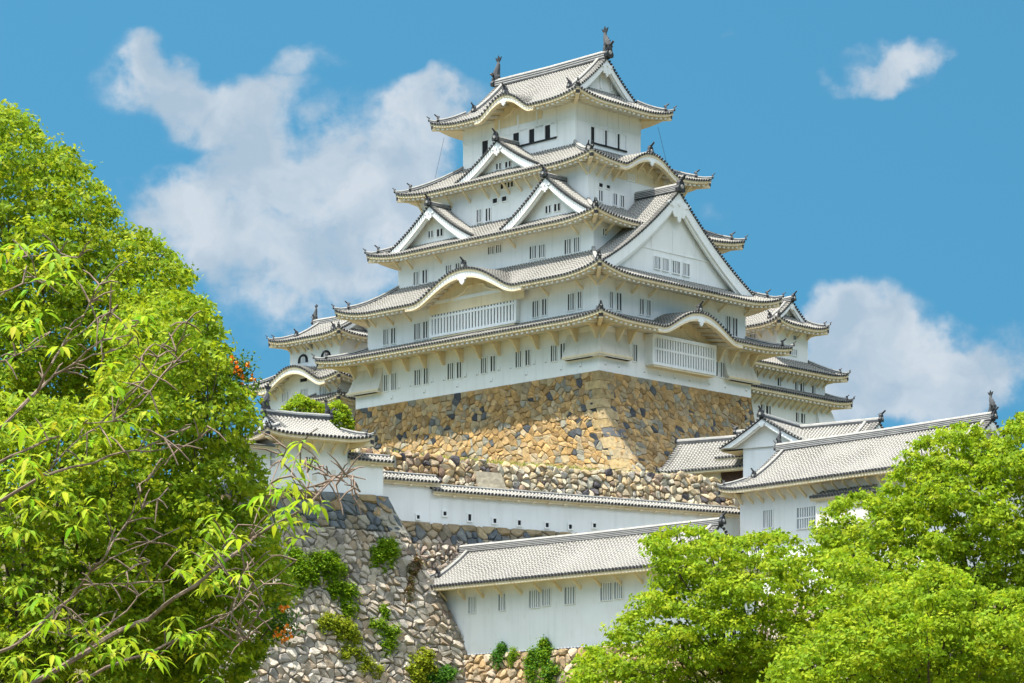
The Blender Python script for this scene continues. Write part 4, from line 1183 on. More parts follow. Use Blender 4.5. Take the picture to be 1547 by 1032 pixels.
def east_small_keep():
    fr = Frame('small_keep', (1173.5 - CX) / F * 286, 286, R(45.9), 40)
    tag(fr.root, 'small white keep behind the main keep at right, many braces below its roofs', 'small keep')
    S3, S2, S1 = (0, 5.0, 0, 6.0), (-8, 7.75, -.05, 8), (-8, 8.5, -.1, 8.2)
    E3 = (-1.55, 6.55, -1.55, 7.5); E2 = (-9, 9.7, -1.6, 10); E1 = (-9, 10.2, -1.75, 10)
    mb = MB(); wall_box(mb, S3, 49.4, 53.7, 'plaster'); w3 = fr.build(mb, 'storey_wall')
    mb = MB(); wall_box(mb, S2, 46.4, 49.3); w2 = fr.build(mb, 'storey_wall')
    mb = MB(); wall_box(mb, S1, 38, 46.5)
    mb.hexa([(6.2, -1.0, 43.0), (9.6, -1.0, 43.0), (9.6, 4, 43.0), (6.2, 4, 43.0), (6.2, -.12, 45.9), (8.6, -.12, 45.9), (8.6, 4, 45.9), (6.2, 4, 45.9)], 'plaster')
    w1 = fr.build(mb, 'storey_wall')
    r3 = Roof(E3, None, 53.45, 2.75, .5, 3, {}, 'y', 1.6, .6, rect_dw(E3, S3), .15)
    R3 = roof_parts(fr, r3, 'WS', gends='S'); braces(fr, r3, R3, S3, 'S', [.15, 1.6, 3.2, 4.85], .8, .7); braces(fr, r3, R3, S3, 'W', [.5, 2.0, 3.5], .8, .7)
    r2 = Roof(E2, {'W': 9, 'S': 1.65, 'E': 4.6, 'N': 4}, 49.1, 1.15, .4, 3.5, {}, None, 0, .8, rect_dw(E2, S2), .15)
    R2 = roof_parts(fr, r2, 'S', ('SE',)); braces(fr, r2, R2, S2, 'S', [3 + j * .95 for j in range(14)], .95, .85)
    r1 = Roof(E1, {'W': 1, 'S': 1.75, 'E': 2.4, 'N': 2}, 46.5, .75, .35, 3.5, {}, None, 0, .8, rect_dw(E1, S1), .12)
    R1 = roof_parts(fr, r1, 'S', ('SE',)); braces(fr, r1, R1, S1, 'S', [2.5 + j * .95 for j in range(15)], 1.1, .95)
    sd = Side('S', S1)
    for q in ((1149.7, 1154.6, 611, 626), (1157.5, 1164, 613, 628), (1202.5, 1207, 623.5, 637), (1210.4, 1216, 625, 639)): px_window(fr, w1, sd, *q, 1, frame=False)
    sd = Side('S', S2)
    for q in ((1139.5, 1144.6, 559, 574), (1175, 1179.6, 569, 583), (1201.3, 1205.6, 575, 589), (1209.3, 1214.6, 577, 591.5), (1227, 1231.5, 581, 595)): px_window(fr, w2, sd, *q, 1, frame=False)
    sd = Side('S', S3); px_window(fr, w3, sd, 1197.4, 1202.5, 507, 513.6, 0, pane='pane_grey'); px_window(fr, w3, sd, 1196, 1203, 528, 537, 2, pane='pane_grey')
    sd = Side('W', S3); px_window(fr, w3, sd, 1134, 1142, 505, 512, 2)


TF = ((525 - CX) / F * 222, 222, R(31))


def left_turret():
    fr = Frame('plaster_turret', *TF, 28.45)
    tag(fr.root, 'white plaster turret with grey tiled roof above the left stone wall, half behind the trees', 'turret')
    S = (-6.2, 0, 0, 5.2); E = (-7.7, 1.5, -1.55, 6.6)
    mb = MB(); wall_box(mb, S, 28.46, 32.35); mb.box(-12, -6.2, .004, 5, 28.46, 31.6, 'plaster'); w = fr.build(mb, 'wall')
    rf = Roof(E, None, 32.5, 1.95, .32, 2.6, {}, 'x', 1.9, .66, rect_dw(E, S), .1, .34, .12)
    r = roof_parts(fr, rf, 'WS', ('SW', 'SE'), gends='W', fishes=((0, 0, .75), (1, 0, .45)), raft=False, rl=1, rh=.5, desc=False)
    braces(fr, rf, r, S, 'S', [.2, 1.1, 2.0, 2.9, 3.8, 4.8, 5.9], .8, .75)
    mb = MB(); mb.poly([(-12.5, -1.2, 31.5), (-6.25, -1.2, 31.5), (-6.25, 5, 32.6), (-12.5, 5, 32.6)], 'tile_pan'); fr.build(mb, 'lean_to_roof')
    sd = Side('S', (-12, 0, 0, 5))
    for q in ((408.7, 415.5, 684, 704), (461.7, 477, 691, 710)): px_window(fr, w, sd, *q, 3, pane='interior', frame=False, rail=True)
    # small blocked gun ports, slightly proud
    mb = MB()
    for (u, v) in ((427, 704), (449, 707), (475, 722), (504, 714), (545, 731)):
        a, z = fr.hit(sd, u, v)
        if a < 12: mb.sbox(sd, a - .18, a + .18, -.03, .01, z - .2, z + .2, 'plaster_old')
    fr.build(mb, 'blocked_port', w)


def coping(fr, x0, x1, y0, y1, ze, rise, parent=None):
    E = (x0, x1, y0, y1)
    rf = Roof(E, None, ze, rise, 0, 1, {}, 'x', .02, .9, {'W': .1, 'S': .42, 'E': .1, 'N': .42}, .1, .33, .11, .1)
    r = fr.build(rf.tiles('S'), 'coping', parent)
    fr.build(rf.eaves('SN'), 'eave_board', r)
    mb = MB(); ym = (y0 + y1) / 2; ridge(mb, [(x0 - .05, ym, ze + rise), (x1 + .05, ym, ze + rise)], .26, .22, 1); fr.build(mb, 'coping_ridge', r)
    mb = MB()
    for j in range(max(2, int((x1 - x0) / 1.5))):
        x = x0 + .4 + j * 1.5; mb.box(x, x + .28, y0 + .18, y0 + .45, ze - .40, ze - .24, 'eave_plaster_bounce')
    fr.build(mb, 'coping_blocks', r)
    return r


def plaster_walls():
    fr = Frame('plaster_wall', *TF, 28.45)
    tag(fr.root, 'short white plaster wall with tiled coping joined to the right side of the plaster turret', 'wall')
    mb = MB(); mb.box(0.02, 3.15, 0.01, .9, 28.46, 31.2, 'plaster'); fr.build(mb, 'wall')
    coping(fr, .05, 3.85, -.45, 1.35, 31.1, .5)
    fr = Frame('plaster_wall', *TF, 26.9)
    tag(fr.root, 'middle white plaster wall step with the shorter, higher tiled coping below the rubble wall', 'wall')
    mb = MB(); mb.box(3.3, 9.0, 3.0, 3.9, 27.05, 30.35, 'plaster'); w = fr.build(mb, 'wall')
    coping(fr, 3.6, 9.75, 2.5, 4.4, 30.25, .55)
    sd = Side('S', (0, 40, 3, 4))
    px_window(fr, w, sd, 629, 633.5, 778.5, 784, 0, frame=True, fw=.12, name='loophole')
    fr = Frame('plaster_wall', *TF, 26.9)
    tag(fr.root, 'long white plaster wall with small square loopholes and a tiled coping', 'wall')
    mb = MB(); mb.box(9.02, 39.4, 3.02, 3.9, 26.95, 29.75, 'plaster'); w = fr.build(mb, 'wall')
    coping(fr, 9.1, 39.4, 2.5, 4.4, 29.6, .5)
    sd = Side('S', (0, 40, 3.02, 4))
    for (u, v, h) in ((671.5, 776, 3), (709, 782, 5), (747, 787, 3.3), (784, 790, 3.6), (826, 793.5, 3.3), (861, 796, 3.3), (897.6, 794, 3), (933, 804, 3), (964, 801, 3)):
        px_window(fr, w, sd, u - 2.4, u + 2.4, v - h, v + h, 0, fw=.12, name='loophole')
    # moss-free repair streak: none


GREYS = [(.41, .345, .265), (.46, .395, .31), (.36, .31, .245), (.49, .43, .345), (.43, .335, .235), (.31, .28, .24), (.50, .44, .36)]
RUBBLE = [(.42, .33, .20), (.46, .37, .24), (.36, .28, .18), (.40, .36, .27), (.48, .41, .29), (.32, .235, .16), (.45, .33, .18), (.33, .30, .25)]


def rubble_wall():
    fr = Frame('rubble_wall', *TF, 26)
    tag(fr.root, 'rough brown rubble retaining wall between the keep base and the white plaster wall', 'stone wall')
    L = 38.4; X0 = 5.4
    tops = [(0, 33.5), (4, 33.45), (7, 33.3), (10, 33.25), (14, 33.15), (18, 33.2), (22, 33.2), (26, 33.4), (30, 33.5), (33.5, 33.7), (35.6, 33.4), (36.9, 32.7), (38.4, 31.3)]
    def top(s):
        for (a, za), (b, zb) in zip(tops, tops[1:]):
            if s <= b: return 34.0 - (za + (zb - za) * (s - a) / (b - a))
        return 34.0 - 31.3
    mp = lambda s, h: ((X0 + s, 9 - .36 * h, 34.0 - h), Vector((0, -1, .36)).normalized())
    def cols(rg, s, h):
        if rg.random() < .05: return (.09, .08, .085)
        c = rg.choice(RUBBLE)
        if s < 9 and rg.random() < .5: c = rg.choice([(.37, .24, .11), (.33, .22, .11), (.20, .13, .09)])
        return c
    mb = MB(); stones(mb, L, 6.4, .78, .56, mp, cols, 21, jit=.95, gap=.035, bulge=.19, topfn=top, tilt=.4, round_=1); fr.build(mb, 'stone_face')
    mb = MB(); mb.hexa([(16.1, 7.35, 30.6), (18.9, 7.35, 30.6), (18.9, 8.1, 30.6), (16.1, 8.1, 30.6), (16.15, 7.95, 32.25), (18.6, 7.95, 32.25), (18.6, 8.6, 32.25), (16.15, 8.6, 32.25)], 'stone'); mb.c = [(.37, .32, .23)] * len(mb.f)
    fr.build(mb, 'large_flat_stone')
    mb = MB(); stones(mb, 8, 6.4, .78, .56, lambda s, h: ((X0 + L + .0, 9 + s - .22 * h, 34 - h), Vector((1, 0, .1)).normalized()), cols, 22, bulge=.25, topfn=lambda s: 1.6); fr.build(mb, 'stone_face')


def left_stone_wall():
    fr = Frame('stone_wall', *TF, 8)
    tag(fr.root, 'great sloping grey stone wall under the plaster turret, shrubs rooted in its joints', 'stone wall')
    ZT, H = 28.45, 18.5; X0 = -16.0; XR = 3.35
    B = lambda h: .33 * h; BX = lambda h: .425 * h
    def front(s, h):
        x0, x1 = X0, XR + BX(h)
        return ((x0 + (x1 - x0) * s / (XR - X0 + 3), -B(h), ZT - h), Vector((0, -1, .33)).normalized())
    def cols(rg, s, h):
        if h < 2.9:
            return rg.choice([(.27, .20, .11), (.24, .19, .12), (.30, .21, .11), (.15, .16, .16), (.12, .135, .14), (.29, .25, .18)]) if h < 1.7 else rg.choice([(.11, .125, .13), (.16, .17, .165), (.24, .22, .17), (.20, .165, .11), (.10, .115, .125)])
        return rg.choice(GREYS)
    LL = XR - X0 + 3
    mb = MB(); stones(mb, LL, 2.9, 1.15, .78, front, cols, 31, gap=.04, bulge=.16, jit=.6, toprow=1); fr.build(mb, 'upper_courses')
    low = lambda s, h: front(s, h + 2.9)
    mb = MB(); stones(mb, LL, H - 2.9, 0.82, .56, low, lambda rg, s, h: tuple(x * .92 for x in rg.choice(GREYS)), 33, rc=(.06, .2), gap=.032, bulge=.19, jit=1.0, tilt=.6); fr.build(mb, 'lower_courses')
    # side face towards the long plaster wall
    sidef = lambda s, h: ((XR + BX(h), s - B(h), ZT - h), Vector((1, 0, .42)).normalized())
    mb = MB(); stones(mb, 7, H, 1.0, .75, sidef, lambda rg, s, h: rg.choice([(.24, .17, .12), (.20, .17, .14), (.28, .24, .19)]), 35, bulge=.2); fr.build(mb, 'side_face')
    def corner(z, a, b, o):
        h = ZT - z; p = (XR + BX(h), -B(h))
        if a == 0 and b == 0: return (p[0] + o, p[1] - o, z)
        if b == 0: return (p[0] - a, p[1] - o, z)
        if a == 0: return (p[0] + o, p[1] + b, z)
        return (p[0] - a, p[1] + b, z)
    mb = MB(); quoins(mb, corner, ZT - 3.2, ZT - .02, .95, 9, [(.12, .135, .14), (.15, .165, .17), (.30, .275, .22)], 1.8, 1.2, .1)
    quoins(mb, corner, ZT - H, ZT - 3.25, .62, 12, [(.25, .21, .17), (.29, .26, .22), (.22, .16, .12)], 1.0, .7, .08); fr.build(mb, 'corner_stones')
    mb = MB(); mb.poly([(X0, 0, ZT - .03), (XR, 0, ZT - .03), (XR, 9, ZT - .03), (X0, 9, ZT - .03)], 'earth'); fr.build(mb, 'top_fill')


def mid_stone_wall():
    fr = Frame('stone_wall', *TF, 10)
    tag(fr.root, 'stone wall under the long plaster wall, squared ochre top course over jumbled rubble', 'stone wall')
    ZT = 27.05; X0 = 2.0; L = 38
    mp = lambda s, h: ((X0 + s, 3.0 - .42 * h, ZT - h), Vector((0, -1, .42)).normalized())
    def cols(rg, s, h):
        if h < .75: return rg.choice([(.29, .21, .115), (.26, .20, .12), (.31, .24, .14), (.24, .20, .14)])
        if h < 1.6: return rg.choice([(.11, .125, .135), (.16, .165, .155), (.25, .20, .13), (.22, .185, .13)])
        return rg.choice([(.40, .35, .28), (.33, .27, .21), (.45, .40, .33), (.30, .235, .19), (.42, .34, .24)])
    mb = MB(); stones(mb, L, 1.9, 1.0, .62, mp, cols, 41, gap=.04, bulge=.14, jit=.6, toprow=1); fr.build(mb, 'upper_courses')
    mb = MB(); stones(mb, L, 12, .62, .5, lambda s, h: mp(s, h + 1.9), lambda rg, s, h: cols(rg, s, h + 2), 43, gap=.05, bulge=.3, jit=1.0, tilt=.9); fr.build(mb, 'lower_courses')


def lower_corridor():
    k = 226 / 221
    fr = Frame('corridor_building', (640 - CX) / F * 226, 226, R(-44.1), 15.95)
    tag(fr.root, 'lowest long white plaster building with barred windows, its tiled ridge rising to the right', 'building')
    S = (.2, 28.2, 0, 7.0); E = (-1.3, 29.6, -1.65, 8.7)
    mb = MB(); wall_box(mb, S, 15.95, 21.2); w = fr.build(mb, 'wall')
    rf = Roof(E, None, 21.32, 3.2, .28, 2.5, {}, 'x', 2.1, .64, rect_dw(E, S), .1, .34, .12, .24)
    r = roof_parts(fr, rf, 'WS', ('SW', 'SE'), raft=False, rl=4, rh=.62, rw=.55, gends='WE')
    braces(fr, rf, r, S, 'S', [.3 + j * 2.05 for j in range(13)], .8, .7)
    sd = Side('S', S)
    for (u0, u1, v0, v1, b) in ((708.6, 719.5, 901.7, 926, 3), (754, 764, 897.6, 922, 2), (800.4, 816.4, 892, 918, 4), (820, 832, 890, 915, 3), (854, 869, 887, 912.5, 3), (908, 925, 881, 907, 4), (929, 941, 879, 904.5, 3), (983, 993, 873, 897, 2)):
        px_window(fr, w, sd, u0, u1, v0, v1, b, pane='pane_grey', fw=.05)
    for (u, v) in ((740, 923), (768, 933), (794, 931), (843, 913), (874, 924), (717, 971), (755, 968), (803, 964), (830, 955), (866, 958), (902, 955), (899, 908), (702, 938), (936, 917)):
        a, z = fr.hit(sd, u, v); mb = MB(); mb.sbox(sd, a - .15, a + .15, -.014, .01, z - .22, z + .22, 'plaster'); mb.sbox(sd, a - .15, a - .12, -.02, .01, z - .22, z + .22, 'plaster_old'); fr.build(mb, 'blocked_port', w)
    fr2 = Frame('stone_wall', (640 - CX) / F * 226, 226, R(-44.1), 8)
    tag(fr2.root, 'low footing of rounded orange stones below the lowest plaster building', 'stone wall')
    mb = MB(); mp = lambda s, h: ((1.0 + s, -.1 - .2 * h, 15.95 - h), Vector((0, -1, .2)).normalized())
    stones(mb, 27, 6, .85, .68, mp, [(.42, .28, .14), (.45, .32, .18), (.38, .27, .16), (.40, .31, .20), (.34, .24, .14), (.44, .35, .25)], 51, gap=.05, bulge=.2, jit=.8); fr2.build(mb, 'stone_face')
    mb = MB(); mb.poly([(1, -.2, 15.94), (28, -.2, 15.94), (28, 1, 15.94), (1, 1, 15.94)], 'mortar'); fr2.build(mb, 'top_fill')


def right_corridor():
    fr = Frame('corridor_building', (1118 - CX) / F * 243, 243, R(-48.6), 24)
    tag(fr.root, 'large white plaster building on the right with a long grey tiled roof, behind the trees', 'building')
    S = (0, 24.5, 0, 8.2); E = (-1.05, 25.6, -1.65, 9.8)
    mb = MB(); wall_box(mb, S, 22, 31.1); w = fr.build(mb, 'wall')
    rf = Roof(E, None, 31.3, 3.75, .32, 2.6, {}, 'x', 1.7, .66, rect_dw(E, S), .1, .34, .12, .26)
    r = roof_parts(fr, rf, 'WS', ('SW', 'SE'), raft=False, rl=4, rh=.7, rw=.6, fishes=((0, 0, .52), (1, 0, .66)), gends='WE')
    braces(fr, rf, r, S, 'S', [.3 + j * 1.22 for j in range(20)], 1.0, .85)
    sd = Side('S', S)
    px_window(fr, w, sd, 1154, 1167.5, 771, 797, 4, pane='pane_grey')
    px_window(fr, w, sd, 1205, 1240, 766, 797, 9, pane='pane_grey', rail=True)
    fr2 = Frame('stone_wall', (1118 - CX) / F * 243, 243, R(-48.6), 8); tag(fr2.root, 'stone footing under the large right building, hidden among the trees', 'stone wall')
    mb = MB(); stones(mb, 24.4, 13, 1.0, .8, lambda s, h: ((.05 + s, -.1 - .2 * h, 22.0 - h), Vector((0, -1, .2)).normalized()), GREYS, 77); fr2.build(mb, 'stone_face')
    # little tiled canopy
    a, za = fr.hit(sd, 1237, 757); b, zb = fr.hit(sd, 1331, 739)
    E2 = (a, b, -1.15, .05); r2 = Roof(E2, {'W': .5, 'S': 1.2, 'E': .5, 'N': .1}, (za + zb) / 2 - .0, .55, .05, 1, {}, None, 0, .9, {'W': .3, 'S': 1.0, 'E': .3, 'N': .01}, .1, .34, .12, .14)
    q = fr.build(r2.tiles('S'), 'canopy_roof'); fr.build(r2.eaves('S'), 'eave_board', q)
    mb = MB(); mb.sbox(sd, a + .4, b - .4, -.8, 0, (za + zb) / 2 - 2.6, (za + zb) / 2 - .15, 'plaster_old'); fr.build(mb, 'bay_box', q)


def back_buildings():
    fr = Frame('gatehouse', (1125 - CX) / F * 253, 253, R(-32), 31.5)
    tag(fr.root, 'small tiled gatehouse with dark wooden slats at the foot of the stone base', 'gatehouse')
    S = (-8.2, 2, .9, 6.1); E = (-9.0, 2.4, -.1, 7.1)
    mb = MB(); wall_box(mb, S, 31.5, 34.9, 'plaster_old'); w = fr.build(mb, 'wall')
    rf = Roof(E, None, 34.85, 3.0, .12, 1.5, {}, 'x', .45, .8, rect_dw(E, S), .1, .34, .12, .2)
    roof_parts(fr, rf, 'WS', ('SW',), raft=False, beams=False, rl=1, rh=.5, rw=.4, gends='W', hw=.22, hh=.2, os_=.5)
    sd = Side('S', S); mb = MB(); a, z1 = fr.hit(sd, 1090, 709); b, z0 = fr.hit(sd, 1127, 722)
    mb.sbox(sd, a, b, -.05, 0, 31.6, z1, 'interior')
    for j in range(14):
        c = a + (b - a) * (j + .5) / 14; mb.sbox(sd, c - .09, c + .09, -.12, -.052, 31.6, z1, 'shutter_wood')
    mb.sbox(sd, a - .1, b, -.14, 0, z1 + .002, z1 + .2, 'shutter_wood')
    fr.build(mb, 'wooden_slats', w)

    fr = Frame('gable_building', (1172 - CX) / F * 250, 250, R(-32), 31)
    tag(fr.root, 'white gabled building end between the gatehouse and the large right building', 'building')
    S = (-3.2, 1.5, 0, 11); E = (-4.95, 3.2, -1.0, 12)
    mb = MB(); wall_box(mb, S, 29, 36.3); w = fr.build(mb, 'wall')
    rf = Roof(E, None, 36.25, 2.35, .0, 1.5, {}, 'y', .02, .86, rect_dw(E, S), .1, .34, .12, .2)
    roof_parts(fr, rf, 'WE', (), raft=False, beams=False, rl=1, rh=.5, rw=.4, gends='S', os_=.7, gpend=.6)

    fr = Frame('gable_building', (1311 - CX) / F * 252, 252, R(-32), 31)
    tag(fr.root, 'far tiled roof whose ridge and gable rise above the large right building', 'building')
    S = (-12, .2, -2.6, 3); E = (-13, 1.0, -4, 4.4)
    mb = MB(); wall_box(mb, S, 31, 36.0); w = fr.build(mb, 'wall')
    rf = Roof(E, None, 35.9, 2.6, .0, 1.5, {}, 'x', .02, .86, rect_dw(E, S), .1, .34, .12, .2)
    roof_parts(fr, rf, 'SE', (), raft=False, beams=False, rl=1, rh=.5, rw=.4, gends='E', os_=.7, gpend=.5)
    mb = MB(); sd = rf.sides['S']; s_ = sd.L - 1.3
    ridge(mb, [sd.P(s_, d, rf.z('S', s_, d) + .05) for d in (4.0, 3, 2, 1)], .3, .34, 1); fr.build(mb, 'descending_ridge')


def hill(x, y):
    def st(a, b, t):
        t = min(1, max(0, (t - a) / (b - a))); return t * t * (3 - 2 * t)
    z = -1.6 + 10.5 * st(140, 208, y) + 5.5 * st(214, 233, y) + 9 * st(234, 246, y) + 9.3 * st(247, 255, y)
    back = st(330, 520, y); side = max(st(70, 190, abs(x)), 0)
    z = -1.6 + (z + 1.6) * (1 - back) * (1 - side)
    return z


def terrain():
    xs = [-6000, -2500, -900, -400, -250] + list(range(-190, 191, 5)) + [250, 400, 900, 2500, 6000]
    ys = [-3000, -800, -200, -60, 0, 40, 80, 110] + list(range(130, 262, 3)) + [275, 300, 330, 360, 400, 450, 520, 700, 1200, 2500, 5000, 8800]
    mb = MB(); n = len(xs)
    for y in ys:
        for x in xs:
            mb.v.append((x, y, hill(x, y) + (.35 * mnoise.noise(Vector((x * .08, y * .08, 0))) if abs(x) < 300 and y < 232 else 0)))
    for j in range(len(ys) - 1):
        for i in range(n - 1):
            a = j * n + i; mb.face((a, a + 1, a + n + 1, a + n), 'earth')
    tag(mb.build('ground', None, True), 'grassy castle hill and plain', 'ground', None, 'structure')


terrain()
main_keep()
keep_base()
west_small_keep()
east_small_keep()
left_turret()
plaster_walls()
rubble_wall()
left_stone_wall()
mid_stone_wall()
lower_corridor()
right_corridor()
back_buildings()


# ------------------------------------------------------------------ trees and plants
def leaf_object(name, pos, nrm, size, col, aspect, parent, rg, mat='leaf', bend=.18, axis=None):
    """one mesh of small folded leaf faces"""
    n = len(pos); nrm = nrm / np.linalg.norm(nrm, axis=1, keepdims=True)
    a = rg.normal(size=(n, 3)) if axis is None else axis
    a = a - nrm * np.sum(a * nrm, axis=1, keepdims=True); a /= np.linalg.norm(a, axis=1, keepdims=True) + 1e-9
    b = np.cross(nrm, a); s = size[:, None]; w = s * aspect * .5
    v = np.empty((n, 4, 3)); v[:, 0] = pos - a * s * .5; v[:, 1] = pos + b * w - nrm * s * bend * .5; v[:, 2] = pos + a * s * .5 - nrm * s * bend; v[:, 3] = pos - b * w - nrm * s * bend * .5
    me = bpy.data.meshes.new(name); me.vertices.add(n * 4); me.vertices.foreach_set('co', v.reshape(-1).astype(np.float32))
    me.loops.add(n * 4); me.loops.foreach_set('vertex_index', np.arange(n * 4, dtype=np.int32))
    me.polygons.add(n); me.polygons.foreach_set('loop_start', np.arange(0, n * 4, 4, dtype=np.int32)); me.polygons.foreach_set('loop_total', np.full(n, 4, dtype=np.int32))
    me.update(calc_edges=True)
    ca = me.color_attributes.new('Col', 'FLOAT_COLOR', 'CORNER'); c = np.ones((n, 4, 4), dtype=np.float32); c[:, :, :3] = col[:, None, :]
    ca.data.foreach_set('color', c.reshape(-1)); me.materials.append(MATS[mat])
    o = bpy.data.objects.new(name, me); COL.objects.link(o); o.parent = parent
    return o


def inside(p, poly):
    x, y = p; r = False; n = len(poly)
    for i in range(n):
        (x0, y0), (x1, y1) = poly[i], poly[(i + 1) % n]
        if (y0 > y) != (y1 > y) and x < (x1 - x0) * (y - y0) / (y1 - y0) + x0: r = not r
    return r


def edge_dist(p, poly):
    d = 1e9; n = len(poly)
    for i in range(n):
        a, b = Vector(poly[i]), Vector(poly[(i + 1) % n]); ab = b - a; t = max(0, min(1, (Vector(p) - a).dot(ab) / ab.length_squared)); d = min(d, (Vector(p) - a - ab * t).length)
    return d


def tree(name, label, cat, crown, Y0, thick, rpx, leaf, dens, cols, seed, trunk, group=None, flat=.75, ground=None, trunk_r=.45, limbs=26, bark='bark', holes=0.0, spray=.34, aspect=.55):
    """crown: the tree's silhouette as sight lines; it is filled through its own depth with leaf clumps hung on real limbs"""
    rg = np.random.default_rng(seed); rn = random.Random(seed); px = F / Y0
    us = [p[0] for p in crown]; vs = [p[1] for p in crown]; clumps = []
    tries = 0; maxd = max(edge_dist((rn.uniform(min(us), max(us)), rn.uniform(min(vs), max(vs))), crown) for _ in range(60))
    while tries < 5200:
        tries += 1
        u, v = rn.uniform(min(us), max(us)), rn.uniform(min(vs), max(vs))
        if not inside((u, v), crown): continue
        e = edge_dist((u, v), crown); r = rn.uniform(*rpx) * rn.choice((.6, .8, 1, 1.1))
        if e < r * .62: r = max(rpx[0] * .38, e / .62 * rn.uniform(.75, 1.15))
        if e < r * .42: continue
        dome = math.sqrt(min(1, e / (maxd * .8)))
        Y = Y0 - thick * dome * rn.uniform(.15, 1.0) + thick * (1 - dome) * rn.uniform(-.25, .3)
        p = Vector(at(u, v, Y)); R_ = r / px
        ok = True
        for q, rq in clumps:
            if (q - p).length < (R_ + rq) * .66: ok = False; break
        if ok: clumps.append((p, R_))
    X, Yt = trunk; zg = ground if ground is not None else hill(X, Yt)
    root = bpy.data.objects.new(name, None); COL.objects.link(root); root.location = (X, Yt, zg); tag(root, label, cat, group)
    P, N, S, C = [], [], [], []
    carr = np.array(cols)
    for p, r in clumps:
        nsp = max(5, int(dens * 4.6 * r * r / (spray * spray)))
        for k in range(nsp):
            d = rg.normal(size=3); d[2] = d[2] * .9 + .25; d /= np.linalg.norm(d)
            rr = r * (rg.random() ** .35) * (1 + .25 * mnoise.noise(Vector((d[0] * 2 + p.x, d[1] * 2 + p.y, d[2] * 2 + p.z))))
            if rg.random() < .10: rr = r * rg.uniform(1.0, 1.4)
            c = np.array(p) + d * rr * np.array([1, 1, flat])
            m = int(rg.integers(7, 13)); sp = spray * rg.uniform(.55, 1.15)
            q = c + rg.normal(size=(m, 3)) * sp * np.array([.5, .5, .26])
            nn = np.array([d[0] * .8, d[1] * .8 - .15, d[2] * .5 + .55]) + rg.normal(size=(m, 3)) * .55
            P.append(q); N.append(nn); S.append(leaf * rg.uniform(.65, 1.3, m))
            base = carr[rg.integers(len(carr))] * rg.uniform(.86, 1.14); C.append(base * rg.uniform(.85, 1.15, (m, 1)))
    o0 = np.array([X, Yt, zg])
    leaf_object('crown', np.concatenate(P) - o0, np.concatenate(N), np.concatenate(S), np.concatenate(C), aspect, root, rg)
    # trunk and limbs
    mb = MB(); O = Vector((X, Yt, zg)); cen = sum((p for p, r in clumps), Vector()) / len(clumps)
    top = Vector((X * .4 + cen.x * .6, Yt * .5 + cen.y * .5, zg + (cen.z - zg) * .75))
    spine = [Vector((0, 0, -.4))]
    for k in range(1, 7):
        t = k / 6; q = Vector((X, Yt, zg)).lerp(top, t) - O; q += Vector((rn.uniform(-.3, .3), rn.uniform(-.3, .3), 0)) * (t * 1.5); spine.append(q)
    mb.tube(spine, [trunk_r * (1.25 - .15 * k) for k in range(7)], bark, 8)
    root_o = mb.build('trunk', root)
    mb = MB(); ch = clumps[:]; rn.shuffle(ch)
    for p, r in ch[:limbs]:
        k = rn.choice([3, 4, 5, 6]); a = spine[k]; b = p - O; m1 = a.lerp(b, .35) + Vector((rn.uniform(-.5, .5), rn.uniform(-.5, .5), rn.uniform(.1, .9))); m2 = a.lerp(b, .7) + Vector((rn.uniform(-.5, .5), rn.uniform(-.5, .5), rn.uniform(.1, .6)))
        r0 = trunk_r * .2
        mb.tube([a, m1, m2, b], [r0, r0 * .7, r0 * .45, r0 * .18], bark, 6)
        for _ in range(3):
            d = Vector((rn.gauss(0, 1), rn.gauss(0, 1), rn.gauss(.2, .7))).normalized() * r * rn.uniform(.7, 1.05)
            mid = m2.lerp(b, .5); mb.tube([mid, mid.lerp(b + d, .6) + Vector((0, 0, .1)), b + d], [r0 * .25, r0 * .16, r0 * .06], bark, 4)
    mb.build('limbs', root)
    return root


CAMPHOR = [(.25, .345, .012), (.295, .375, .012), (.19, .295, .012), (.35, .405, .014), (.155, .26, .012)]
MAPLE = [(.24, .355, .012), (.28, .38, .012), (.195, .315, .012), (.335, .405, .014)]


